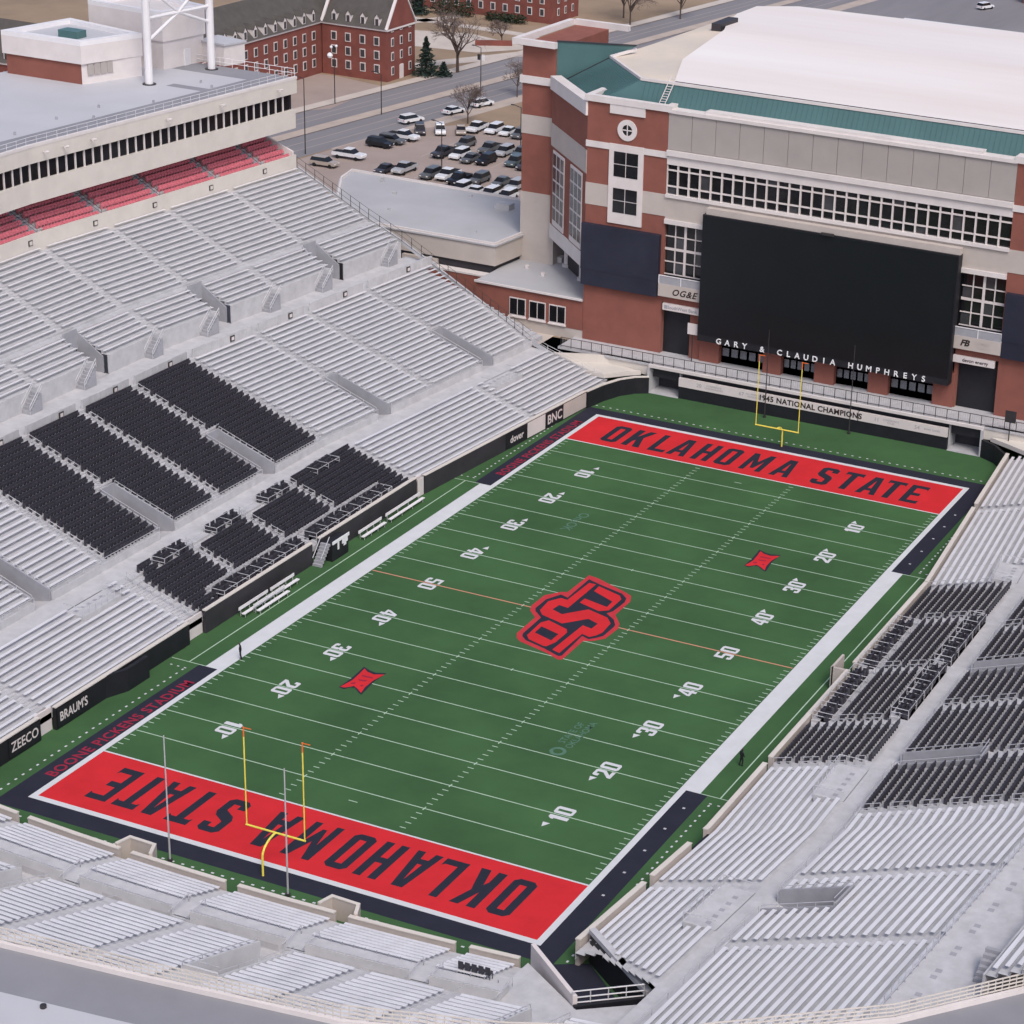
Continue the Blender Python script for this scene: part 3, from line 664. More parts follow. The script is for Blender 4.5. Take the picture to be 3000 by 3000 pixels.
b = MB(); slab(b, PLp, 86.6, 86.9, Y0, Y1, 26.5, 28.6); b.build('club_back_wall', 'tan', pb)
b = MB(); slab(b, PLp, 81.0, 87.0, Y1-.3, Y1, 23.6, 25.2, 26.0, 27.4); b.build('end_parapet', 'trim', pb)
# enclosed storey
b = MB(); slab(b, PLp, 81.0, 110.0, Y0, Y1+.6, 28.3, 30.9); b.build('lower_band', 'cream', pb)
b = MB(); slab(b, PLp, 81.45, 110.0, Y0, Y1+.3, 30.9, 33.1); b.build('window_recess', 'wall_black', pb)
n = 66; pw = (Y1-.2-Y0)/n
for i in range(n):
    t = Y0+i*pw
    b = MB(); slab(b, PLp, 81.30, 81.36, t+.13, t+pw-.13, 30.98, 33.0); o = b.build('window_pane', 'glass', pb)
    b = MB(); slab(b, PLp, 81.18, 81.42, t-.09, t+.09, 30.9, 33.1); b.build('mullion', 'trim', pb)
b = MB(); slab(b, PLp, 80.85, 110.0, Y0, Y1+.8, 33.1, 35.0); b.build('fascia', 'cream', pb)
b = MB(); slab(b, PLp, 80.8, 81.25, Y0, Y1+.85, 35.0, 35.35); b.build('roof_parapet', 'trim', pb)
b = MB(); slab(b, PLp, 81.25, 112.0, Y0, Y1+.6, 35.0, 35.2); b.build('roof_deck', 'roof_membrane', pb)
b = MB(); slab(b, PLp, 81.25, 85.0, Y0, Y1+.6, 35.2, 35.215); b.build('roof_walkway', 'roof_walk', pb)
b = MB(); slab(b, PLp, 84.6, 97, 62.2, 67.0, 35.2, 35.217); slab(b, PLp, 84.6, 90.5, 53.0, 54.6, 35.2, 35.217); b.build('roof_walkway', 'roof_walk', pb)
r_ = MB()
for i in range(60):
    t = Y0+i*(Y1-Y0)/59; q = PLp(81.0, t, 35.35); r_.tube(q, (q[0], q[1], q[2]+.9), .02, 4)
for p, q in zip(breaks(PLp, Y0, Y1)[:-1], breaks(PLp, Y0, Y1)[1:]):
    for h in (35.8, 36.25): r_.tube(PLp(81.0, p, h), PLp(81.0, q, h), .022, 4)
for s in range(81, 100, 2):
    q = PLp(s, Y1+.6, 35.2); r_.tube(q, (q[0], q[1], q[2]+1.2), .04, 4)
for h in (35.8, 36.4): r_.tube(PLp(81, Y1+.6, h), PLp(100, Y1+.6, h), .04, 4)
r_.build('roof_rail', 'white_metal', pb, kind='stuff')
for t in (8, 19.5, 22.8, 27.5, 41, 51.3, 63.0):
    b = MB(); p = PLp(80.8, t, 34.2); b.tube((p[0], p[1], p[2]), (p[0]+.7, p[1]-.2, p[2]+.15), .06, 5); b.tube((p[0]+.7, p[1]-.45, p[2]+.1), (p[0]+.7, p[1]+.1, p[2]+.1), .16, 6); b.build('floodlight', 'trim', pb)
for s, t in ((86.2, 21), (88, 30), (88.5, 38), (85.1, 44), (85.0, 33), (88.2, 57), (85.3, 55.5), (86, 66)):
    b = MB(); p = PLp(s, t, 35.2); b.tube(p, (p[0], p[1], p[2]+.35), .16, 7); b.build('roof_vent', 'vom', pb)
# penthouses on the roof
ph = empty('roof_penthouse', (-101, 52, 35.2), 'roof penthouse with brick side, pale panels and louvre', 'penthouse')
q = [(-96.4, 47.3), (-93.6, 56.0), (-106.8, 58.5), (-108.4, 47.2)]
b = MB(); b.prism(q, 35.2, 37.9); b.build('brick_base', 'brick', ph)
b = MB(); b.prism([(-96.36, 47.25), (-96.36, 47.32), (-93.55, 56.0), (-93.4, 56.0)], 35.2, 37.9); b.build('plain_side', 'trim', ph)
b = MB(); b.prism([(-96.1, 47.0), (-93.3, 56.2), (-107, 58.9), (-108.8, 46.9)], 37.9, 40.3); b.build('panel_band', 'trim', ph)
b = MB(); b.wall([(-96.1, 47.0), (-93.3, 56.2), (-107, 58.9), (-108.8, 46.9), (-96.1, 47.0)], 40.3, 40.9, 0.9); b.build('parapet', 'white_metal', ph)
b = MB(); b.prism([(-96.5, 47.6), (-94.1, 55.9), (-106.6, 58.2), (-108, 47.6)], 40.3, 40.34); b.build('roof', 'roof_membrane', ph)
box('plant_unit', 'roof_green', ph, -102, -99, 50, 52, 40.34, 41.3)
for i in range(4):
    y = 48.0+i*.95; x = -96.2+(y-47.3)*.322; b = MB(); b.hexa([(x, y, 36.3), (x+.06, y, 36.3), (x+.33, y+.8, 36.3), (x+.27, y+.8, 36.3), (x, y, 37.8), (x+.06, y, 37.8), (x+.33, y+.8, 37.8), (x+.27, y+.8, 37.8)]); b.build('louvre', 'panel', ph)
ph2 = empty('roof_penthouse', (-98, 66, 35.2), 'tall pale stair penthouse behind the white light posts', 'penthouse')
b = MB(); b.prism([(-93.4, 60.8), (-92.2, 68.4), (-104, 71), (-106, 62)], 35.2, 39.0); b.build('lower_block', 'trim', ph2)
b = MB(); b.prism([(-93.2, 60.6), (-92.0, 68.6), (-104, 71.4), (-106.2, 61.8)], 39.0, 42.4); b.build('upper_block', 'trim', ph2)
b = MB(); b.wall([(-93.2, 60.6), (-92.0, 68.6), (-104, 71.4), (-106.2, 61.8), (-93.2, 60.6)], 42.4, 43.0, .7); b.build('parapet', 'white_metal', ph2)
box('door', 'white_metal', ph2, -93.0, -92.6, 64.6, 66.2, 35.2, 37.4)
ph3 = empty('roof_penthouse', (-89, 69, 35.2), 'small pale box penthouse at the far corner of the press box roof', 'penthouse')
b = MB(); b.prism([(-88.2, 67.4), (-87.3, 71.0), (-92.5, 72), (-92.6, 68.2)], 35.2, 38.0); b.build('block', 'trim', ph3)
b = MB(); b.prism([(-88.0, 67.2), (-87.1, 71.2), (-92.5, 72.2), (-92.8, 68.0)], 38.0, 38.25); b.build('roof', 'roof_membrane', ph3)
# light tower legs on the roof
lt = empty('light_tower', (-89, 58, 35.2), 'white steel light tower standing on the press box roof', 'light tower')
A0, A1 = Vector((-89.6, 52.4, 35.2)), Vector((-88.5, 64.8, 35.2))
for q in (A0, A1):
    b = MB(); b.tube(q, q+Vector((0, 0, 30)), .52, 12); b.build('leg', 'white_metal', lt)
    b = MB(); b.tube(q, q+Vector((0, 0, .12)), .9, 12); b.build('base_plate', 'steel_dark', lt)
U = Vector((0, 0, 1)); mid = (A0+A1)/2
b = MB(); b.tube(A0+U*5.6, mid+U*8.6, .22, 8); b.build('brace', 'white_metal', lt)
b = MB(); b.tube(A1+U*6.4, mid+U*8.6, .22, 8); b.build('brace', 'white_metal', lt)
b = MB(); b.tube(A0+U*8.6, A1+U*8.6, .24, 8); b.build('cross_beam', 'white_metal', lt)
b = MB(); b.tube(mid+U*8.6, A1+U*13, .2, 8); b.build('brace', 'white_metal', lt)
b = MB(); b.tube(mid+U*8.6, A0+U*13, .2, 8); b.build('brace', 'white_metal', lt)
for hz in (13, 20, 27): b = MB(); b.tube(A0+U*hz, A1+U*hz, .24, 8); b.build('cross_beam', 'white_metal', lt)
for k in range(10):
    q = A0.lerp(A1, (k+.5)/10)+U*27.6; box('floodlight', 'steel_dark', lt, q.x-.2, q.x+.5, q.y-.4, q.y+.4, q.z, q.z+.7)

for q in (ph, ph2, ph3, lt): q.location = Vector(q.location)+Vector((-1.4, 1.8, -1.05))
# ======== right grandstand
rs = empty('grandstand', (30, 0, 0), 'right grandstand of pale benches and black chairs in the foreground', 'grandstand')
Q1 = Tier(PR, 31.2, 0.86, 1.75, 0.25, 11); Q2 = Tier(PR, 42.95, 0.855, 5.2, 0.295, 20); Q3 = Tier(PR, 65.6, 0.85, 13.6, 0.40, 12)
for t0, t1 in ((-56.6, -46.6), (-45.4, -39.2), (-36.6, -23.4), (-22.2, -2.2), (-0.4, 21.4), (21.6, 44.2), (45.4, 63.0)): front_wall(PR, rs, 30.7, t0, t1, 2.35, 'tan', 'cream')
b = MB(); slab(b, PR, 31.1, 31.3, -39.2, -36.6, 0, 2.0); slab(b, PR, 31.1, 31.3, -46.6, -45.4, 0, 1.6); slab(b, PR, 31.1, 31.3, -2.2, -.4, 0, 2.0); b.build('gate_recess', 'wall_black', rs)
b = MB(); slab(b, PR, 29.3, 30.7, -2.6, -2.35, 0, 2.5); slab(b, PR, 29.2, 29.45, -2.6, 0.6, 0, 2.5); b.build('camera_bay', 'tan', rs)
for t0, t1 in ((-57.5, -46.6), (-46.6, -45.4), (-45.4, -23.4), (-23.4, -22.3), (-22.3, 21.6), (21.6, 44.2), (44.2, 45.4), (45.4, 63)): Q1.deck(rs, t0, t1)
def EQ(s): return -56.2-(s-31)*0.62
for i in range(11):
    bench_rows(Q1, rs, EQ(Q1.S(i))+.4, -46.7 if i < 8 else -46.7-0, i, i+1) if i < 8 else bench_rows(Q1, rs, EQ(Q1.S(i))+.4, -53.4, i, i+1)
bench_rows(Q1, rs, -45.3, -30.0); bench_rows(Q1, rs, -29.95, -23.5, 0, 8)
bench_rows(Q1, rs, 21.8, 26.5, 0, 8); bench_rows(Q1, rs, 26.6, 44.1); bench_rows(Q1, rs, 45.5, 62.8)
patio(PR, rs, -53.2, -46.8, 37.9, 40.7, 4.3); patio(PR, rs, -29.8, -23.6, 37.9, 40.7, 4.3); patio(PR, rs, 21.8, 26.4, 37.9, 40.7, 4.3)
for t in (-46.0, -22.9, 21.5, 44.8): Q1.steps(rs, t, 1.0)
b = MB()
for i in range(11):
    if EQ(Q1.S(i)) < -57.5:
        zz = Q1.Z(i); zp = zz-.25; e0, e1 = EQ(Q1.S(i)), EQ(Q1.S(i+1))
        b.face(PR(Q1.S(i), e0, zz), PR(Q1.S(i), -57.5, zz), PR(Q1.S(i+1), -57.5, zz), PR(Q1.S(i+1), e1, zz)); b.face(PR(Q1.S(i), e0, zp), PR(Q1.S(i), -57.5, zp), PR(Q1.S(i), -57.5, zz), PR(Q1.S(i), e0, zz))
b.build('end_deck', 'deck', rs)
Q1.rails(rs, -22.7, 3); Q1.rails(rs, 21.2, 3)
for t in (-13.5, -0.9, 11.7): Q1.steps(rs, t, .9); Q1.rails(rs, t, 3, 3)
bb = MB(); slab(bb, PR, 40.65, 42.95, -70, 63, 3.9, 4.3); bb.build('cross_aisle', 'deck_pale', rs)
# chairs: the 300 nearest are single chairs, the rest rows
cm = MB(); chair_mb(cm, lambda s, t, z: (s, t, z), 0, 0, 0, .49); CHAIR = cm.mesh('chair', 'chair_black')
CL = []
def chairs(tier, t0, t1, r0, r1, pitch=.54):
    for i in range(r0, r1):
        n = int((t1-t0)/pitch); o = (t1-t0-n*pitch)/2
        CL.append((i, [(tier.P(tier.S(i)+.18, t0+o+(k+.5)*pitch, tier.Z(i))) for k in range(n)]))
chairs(Q1, -22.1, -14.1, 0, 11); chairs(Q1, 12.3, 20.9, 0, 11)
chairs(Q1, -12.9, -1.5, 3, 9); chairs(Q1, -.3, 11.1, 3, 9)
loge(PR, rs, -12.8, -1.6, 31.3, 33.5, 2.0, 5); loge(PR, rs, -.2, 11.0, 31.3, 33.5, 2.0, 5)
loge(PR, rs, -12.8, -1.6, 38.9, 40.6, 4.25, 5); loge(PR, rs, -.2, 11.0, 38.9, 40.6, 4.25, 5)
VQ = (19.2, -2.0, -22.5, 40); AQ = (29.6, 8.4, -10.9, -32.6, -44.8, -56.2, 51)
def sect(vs, as_, lo, hi, hv=1.35):
    e = sorted([(t-hv, t+hv) for t in vs]+[(t-.6, t+.6) for t in as_]); c = lo; o = []
    for p, q in e: o.append((c, p)); c = q
    o.append((c, hi)); return o
for low in (True, False):
    r0, r1 = (0, 9) if low else (9, 20)
    for t0, t1 in sect(VQ if low else (), AQ if low else AQ+VQ, -69, 62):
        if t0 > -32.4 and t1 < 30: chairs(Q2, t0+.1, t1-.1, r0, r1)
        elif low and t0 < -45 and t1 > -56 and t1 < -40:
            bench_rows(Q2, rs, t0, -50.7, 0, 7); bench_rows(Q2, rs, -47.1, t1, 0, 7); bench_rows(Q2, rs, t0, t1, 7, 9)
        else: bench_rows(Q2, rs, t0, t1, r0, r1)
CL.sort(key=lambda e: min((Vector(p)-cam.matrix_world.translation).length for p in e[1]))
cnt = 0
for i, pts in CL:
    if cnt+len(pts) <= 300:
        for p in pts:
            o = bpy.data.objects.new('chair', CHAIR); COL.objects.link(o); o.parent = rs; o.matrix_parent_inverse = Matrix.Translation(-rs.location); o.location = p
        cnt += len(pts)
    else:
        b = MB()
        for p in pts: chair_mb(b, lambda s, t, z, p=p: (p[0]+s, p[1]+t, p[2]+z), 0, 0, 0, .49)
        b.build('chair_row', 'chair_black', rs)
cur = -69
for v, hw, nr in sorted([(t, 1.35, 9) for t in VQ]+[(-48.9, 1.7, 7)])+[(None, 0, 0)]:
    t1 = v-hw if v is not None else 62; Q2.deck(rs, cur, t1)
    front_wall(PR, rs, 42.75, cur, t1, 5.2, 'deck_pale', None, .18, 'tier_wall', 4.3)
    r_ = MB(); n = max(2, int((t1-cur)/2.2)); br = breaks(PR, cur, t1)
    for i in range(n+1): q = PR(42.85, cur+(t1-cur)*i/n, 5.2); r_.tube(q, (q[0], q[1], 5.8), .03, 5)
    for p, q in zip(br[:-1], br[1:]): r_.tube(PR(42.85, p, 5.8), PR(42.85, q, 5.8), .035, 5)
    r_.build('tier_rail', 'rail', rs)
    if v is not None: Q2.deck(rs, v-hw, v+hw, nr); vomitory(PR, rs, v, 42.75, 4.3, Q2, nr, hw-.05); cur = v+hw
for t in VQ: Q2.steps(rs, t, 1.1, 10); Q2.rails(rs, t, 3, 11)
for t in AQ: Q2.steps(rs, t, 1.1)
for t in (8.4, -10.9, -32.6): Q2.rails(rs, t, 3)
b = MB(); slab(b, PR, 59.95, 65.6, -70, 62, 10.9, 11.4); b.build('upper_walkway', 'deck_pale', rs)
r_ = MB(); t = -69.0; k = 0
while t < 60:
    q = PR(60.1, t, 11.4); r_.tube(q, (q[0], q[1], 12.4), .035, 5); t += 1.15
for p, q in zip(breaks(PR, -69, 61)[:-1], breaks(PR, -69, 61)[1:]):
    for h in (11.9, 12.4): r_.tube(PR(60.1, p, h), PR(60.1, q, h), .035, 5)
r_.build('walkway_rail', 'rail', rs)
b = MB(); t = -68.5; k = 0
while t < -20:
    for dt in (0, .9):
        q = PR(61.5, t+dt, 11.406); b.face(*[(q[0]+x, q[1]+y, q[2]) for x, y in ((-.24, -.24), (.24, -.24), (.24, .24), (-.24, .24))])
    t += 3.4
b.build('space_marks', 'vom', rs, kind='stuff')
Q3.deck(rs, -63, 60); bench_rows(Q3, rs, -62.5, -57.0); bench_rows(Q3, rs, -55.8, -46); bench_rows(Q3, rs, -44.8, 0)
front_wall(PR, rs, 65.45, -63, 60, 13.6, 'deck_pale', None, .18, 'tier_wall', 11.4)
for t in (-61.0, -51.5):
    b = MB()
    for kk in range(6): slab(b, PR, 64.1, 65.4, t+kk*.35, t+(kk+1)*.35, 11.4, 11.7+kk*.3)
    b.build('walkway_stair', 'vom', rs)
flush_benches(rs)

# ======== near end stand
ns = empty('end_stand', (0, -62, 0), 'curved near end zone stand of white benches at the bottom of the picture', 'grandstand')
N1 = Tier(PN, 61.7, 0.74, 1.15, 0.27, 7); N2 = Tier(PN, 71.4, 0.85, 4.6, 0.31, 18)
GAPS = (-21.3, -10.4, 0.1, 10.3, 20.8)
cur = -33.0
for gp in GAPS+(26.0,):
    t1 = gp-.6 if gp != 26.0 else 25.6
    front_wall(PN, ns, 61.2, cur+.05, t1, 1.75, 'tan', 'cream', .3)
    bench_rows(N1, ns, cur+.1, t1-.1); cur = gp+.6
N1.deck(ns, -33, 27, m='deck_pale')
for gp in GAPS: N1.steps(ns, gp, 1.1)
for gx in (-9.7, 9.8):     # projecting stair bays in the field wall
    b = MB(); s = 1 if gx > 0 else -1
    y = -61.1+cn(gx)
    b.wall([(gx-1.9, y), (gx-1.5, y+1.5), (gx+1.2, y+1.4), (gx+1.8, y)], 0, 2.0, -.25); o = b.build('stair_bay', 'tan', ns)
    c = MB(); c.wall([(gx-1.9, y), (gx-1.5, y+1.5), (gx+1.2, y+1.4), (gx+1.8, y)], 2.0, 2.1, -.3); c.build('coping', 'cream', o)
b = MB(); slab(b, PN, 66.85, 69.0, -33, 27.5, 2.6, 3.15); b.build('viewing_platform', 'deck_pale', ns)
cur = -33.0
for gp in (-20.6, -9.7, 0.8, 11.0, 21.4, 28.6):
    t1 = gp-.8; b = MB(); slab(b, PN, 68.9, 69.0, cur, t1, 2.5, 3.9); b.build('guard_panel', 'deck_white', ns)
    r_ = MB(); n = int((t1-cur)/.95)
    for i in range(n+1): q = PN(66.9, cur+(t1-cur)*i/n, 3.15); r_.box(q[0]-.035, q[0]+.035, q[1]-.035, q[1]+.035, 3.15, 3.4)
    r_.build('platform_posts', 'vom', ns, kind='stuff')
    r_ = MB(); br = breaks(PN, cur, t1)
    for p, q in zip(br[:-1], br[1:]): r_.tube(PN(68.95, p, 4.0), PN(68.95, q, 4.0), .04, 5)
    for tt in (cur, t1): r_.tube(PN(66.9, tt, 3.9), PN(69.6, tt, 3.7), .04, 5); r_.tube(PN(66.9, tt, 3.1), PN(66.9, tt, 3.9), .04, 5)
    r_.build('platform_rail', 'rail', ns)
    s_ = MB()
    if gp < 28:
        for k in range(4): slab(s_, PN, 68.9+k*.3, 69.2+k*.3, t1+.05, t1+1.55, 2.4, 3.15-k*.17)
        s_.build('platform_steps', 'deck', ns)
    cur = gp+.8
b = MB(); slab(b, PN, 69.0, 71.45, -33, 32, 2.0, 2.5); b.build('cross_aisle', 'deck_pale', ns)
VN = (-11.2, 11.0, 33.0); AN = (-25.5, -18.4, -3.6, 3.7, 18.4, 25.6)
cur = -33.0
for v in VN+(None,):
    t1 = v-1.6 if v is not None else 40
    N2.deck(ns, cur, t1, m='deck_pale'); front_wall(PN, ns, 71.2, cur, t1, 4.6, 'deck_pale', None, .2, 'tier_wall', 2.5)
    if v is not None: N2.deck(ns, v-1.6, v+1.6, 11, m='deck_pale'); vomitory(PN, ns, v, 71.2, 2.9, N2, 11, 1.5, 'deck_white'); cur = v+1.6
for t0, t1 in sect(VN, AN, -33, 39, 1.6): bench_rows(N2, ns, t0+.1, t1-.1)
for t in AN:
    N2.steps(ns, t, 1.3, m='deck')
    r_ = MB(); 
    for i in (0, 5, 10): 
        a_, c_ = PN(N2.S(i), t+.7, N2.Z(i)+.9), PN(N2.S(i+4), t+.7, N2.Z(i+4)+.9); r_.tube(a_, c_, .035, 5)
    r_.build('handrail', 'rail', ns)
flush_benches(ns)
# loose black chairs left at the platform edge
b = MB()
for k in range(5):
    q = PN(66.2, 23.4+k*.55, 3.2); b.box(q[0]-.2, q[0]+.2, q[1]-.25, q[1]+.2, 3.3, 3.45); b.box(q[0]-.2, q[0]+.2, q[1]-.3, q[1]-.22, 3.3, 3.95)
    for x in (-.18, .14): b.box(q[0]+x, q[0]+x+.05, q[1]-.25, q[1]-.2, 2.75, 3.3); b.box(q[0]+x, q[0]+x+.05, q[1]+.15, q[1]+.2, 2.75, 3.3)
b.build('folding_chairs', 'chair_black', None, label='row of loose black folding chairs on the corner platform of the near stand', cat='chairs')
# corner tunnel between the near stand and the right stand
tn = empty('corner_tunnel', (31, -61, 0), 'dark players tunnel mouth in the near right corner under pale walls', 'tunnel')
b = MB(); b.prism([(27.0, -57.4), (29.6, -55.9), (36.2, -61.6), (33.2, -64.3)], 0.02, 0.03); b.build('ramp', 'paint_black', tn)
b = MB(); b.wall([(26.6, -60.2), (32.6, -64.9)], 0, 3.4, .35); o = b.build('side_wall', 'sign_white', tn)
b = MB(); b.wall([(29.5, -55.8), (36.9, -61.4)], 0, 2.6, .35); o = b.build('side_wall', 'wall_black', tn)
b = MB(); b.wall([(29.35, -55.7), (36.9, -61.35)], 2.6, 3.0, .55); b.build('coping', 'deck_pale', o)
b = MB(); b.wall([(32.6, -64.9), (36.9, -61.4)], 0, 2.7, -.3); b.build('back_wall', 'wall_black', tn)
r_ = MB()
for h in (2.75, 3.2, 3.75): r_.tube((32.5, -64.8, h), (36.8, -61.5, h), .06, 6)
for k in range(5): q = Vector((32.5, -64.8, 2.6)).lerp(Vector((36.8, -61.5, 2.6)), k/4); r_.tube(q, q+Vector((0, 0, 1.15)), .05, 6)
r_.build('railing', 'rail', tn)
b = MB(); b.prism([(27.0, -61.4), (33.0, -65.2), (37.5, -62), (41, -66), (36, -71.5), (29, -69.5), (26.5, -67)], 2.1, 2.55); b.build('corner_deck', 'deck_pale', tn)
# roof of the near suite block and the rail along its inner edge
EDGE = [(-34, -92.6), (-20, -91.2), (-8, -90.4), (1.5, -89.8), (12.2, -88.7), (26.6, -87.0), (37, -83.8), (47, -79.2), (58.9, -70.2), (65.6, -62.7), (72, -53), (77, -42)]
def offs(pts, dd_):
    o = []
    for i, p in enumerate(pts):
        q0 = pts[max(0, i-1)]; q1 = pts[min(len(pts)-1, i+1)]; dx, dy = q1[0]-q0[0], q1[1]-q0[1]; L_ = math.hypot(dx, dy); o.append((p[0]+dy/L_*dd_, p[1]-dx/L_*dd_))
    return o
nb = empty('suite_block', (20, -95, GZ), 'curved suite building with a flat grey and white roof in the near corner', 'building')
e1, e2, e3 = offs(EDGE, .28), offs(EDGE, 4.7), offs(EDGE, 16)
def ring(p, q, z0, z1, name, m, par):
    b = MB()
    for i in range(len(p)-1): b.prism([p[i], p[i+1], q[i+1], q[i]], z0, z1)
    return b.build(name, m, par)
ring(EDGE, e3, GZ, 12.9, 'wall', 'brick', nb)
ring(e1, e2, 12.9, 12.98, 'grey_walkway', 'roof_walk', nb); ring(e2, e3, 12.9, 12.982, 'roof_membrane', 'roof_membrane', nb)
ring(EDGE, e1, 12.9, 13.35, 'edge_kerb', 'trim', nb)
b = MB(); b.tube((8.7, -94.3, 12.98), (8.7, -94.3, 13.2), .22, 10); b.build('roof_drain', 'steel_dark', nb)
nf = empty('edge_rail', (20, -88, 13.3), 'cream picket rail along the inner edge of the near roof', 'railing')
ins = offs(EDGE, -.12)
b = MB(); pk = MB()
for i in range(len(ins)-1):
    p, q = Vector((*ins[i], 12.4)), Vector((*ins[i+1], 12.4))
    for h in (.1, .4, .7, 1.0, 1.3, 1.6, 1.9): b.bar(p+U*h, q+U*h, .05, .10)
    n = int((q-p).length/.55)
    for k in range(n):
        c = p.lerp(q, k/n); pk.bar(c, c+U*1.9, .06, .06)
b.build('horizontal_rails', 'cream', nf); pk.build('pickets', 'cream', nf, kind='stuff')
# ======== far end: field wall, terrace and arena
FY = 66.4; DZ = 3.9
ew = empty('end_wall', (0, FY, 0), 'dark far end zone wall carrying a pale honours band below the terrace', 'wall')
box('lower_wall', 'wall_black', ew, -18.5, 18.4, FY, FY+.4, 0, 1.65)
for x0, x1 in ((-18.5, -6.35), (-6.2, 6.4), (6.55, 18.4)): box('honours_panel', 'sign_white', ew, x0, x1, FY-.08, FY+.3, 1.66, 2.85)
box('soffit_wall', 'wall_dark', ew, -22.6, 22.7, FY+.9, FY+1.2, 2.0, 3.55)
box('terrace_edge', 'trim', ew, -22.9, 23.0, FY-.1, FY+.25, 3.5, 3.88)
def wtxt(t, x, z, size, m='sign_dark', bold=.0, par=ew, y=FY-.1, space=1.0, name='lettering', shear=0):
    return place(name, text_mesh(t, size, m, bold=bold, space=space, shear=shear), par, (x, y, z), (1, 0, 0), (0, 0, 1))
wtxt('1945 NATIONAL CHAMPIONS', -0.1, 2.25, 1.0, bold=.035, space=1.08)
for t, x in (('20', -15.6), ('67', -9.6), ('11', 9.0), ('54', 14.4)): wtxt(t, x, 2.25, .72, 'vom')
for t, x in (('CONFERENCE\nCHAMPIONSHIPS', -13.5), ('ALL AMERICAN\nHONOREES', -7.8), ('CONFERENCE\nTITLES', 10.9), ('BOWL GAMES', 16.4)): wtxt(t, x, 2.25, .34, 'vom')
for s in (-1, 1):       # two tunnels beside the wall
    x0, x1 = sorted((s*18.5, s*22.8))
    box('tunnel_back', 'wall_dark', ew, x0, x1, FY+3.0, FY+3.2, 0, 3.5); box('tunnel_cheek', 'deck', ew, *sorted((s*22.7, s*23.0)), FY-.2, FY+3.0, 0, 3.5)
    box('tunnel_cheek', 'deck', ew, *sorted((s*18.45, s*18.6)), FY+.4, FY+3.0, 0, 3.5); box('tunnel_floor', 'deck', ew, x0, x1, FY-.2, FY+3.0, 0.01, 0.05)
tr = empty('terrace', (0, 69, DZ), 'grey open terrace with a dark railing in front of the brick arena', 'terrace')
box('slab', 'deck', tr, -36.4, 36.4, FY+.25, 73.4, 3.6, DZ)
for q in ([(-36.2, 63.6), (-29, 66.9), (-23.0, 66.75)], [(23.0, 66.75), (30, 66.9), (37, 63.6)]): b = MB(); b.wall(q, 2.25, DZ, .35); b.build('cream_wall', 'cream', tr)
b = MB(); b.prism([(-36.8, 63.2), (-27.6, 62.7), (-25.2, 65.4), (-24, 66.4), (-29, 67.2), (-36.4, 67.5)], 2.2, 2.75); b.build('corner_deck', 'cream', tr)
b = MB(); b.prism([(36.8, 63.4), (30.2, 63.4), (27.4, 64.8), (24, 66.4), (29, 67.2), (36.4, 67.5)], 2.2, 2.75); b.build('corner_deck', 'cream', tr)
b = MB(); b.wall([(22.9, 66.2), (25.0, 65.0), (27.0, 62.6)], 0, 2.3, .35); b.build('curved_wall', 'wall_black', tr)
x = -36.0; rb = MB(); hb = MB(); i = 0
while x < 36:
    b = MB(); b.tube((x, FY+.35, DZ), (x, FY+.35, DZ+1.35), .05, 5); b.build('post', 'steel_dark', tr); x += 1.5
for h in (.2, 1.35): rb.tube((-36, FY+.35, DZ+h), (36, FY+.35, DZ+h), .045, 5)
x = -36.0
while x < 36: hb.box(x-.015, x+.015, FY+.33, FY+.37, DZ+.2, DZ+1.35); x += .3
rb.build('rail', 'steel_dark', tr); hb.build('pickets', 'deck_pale', tr, kind='stuff')
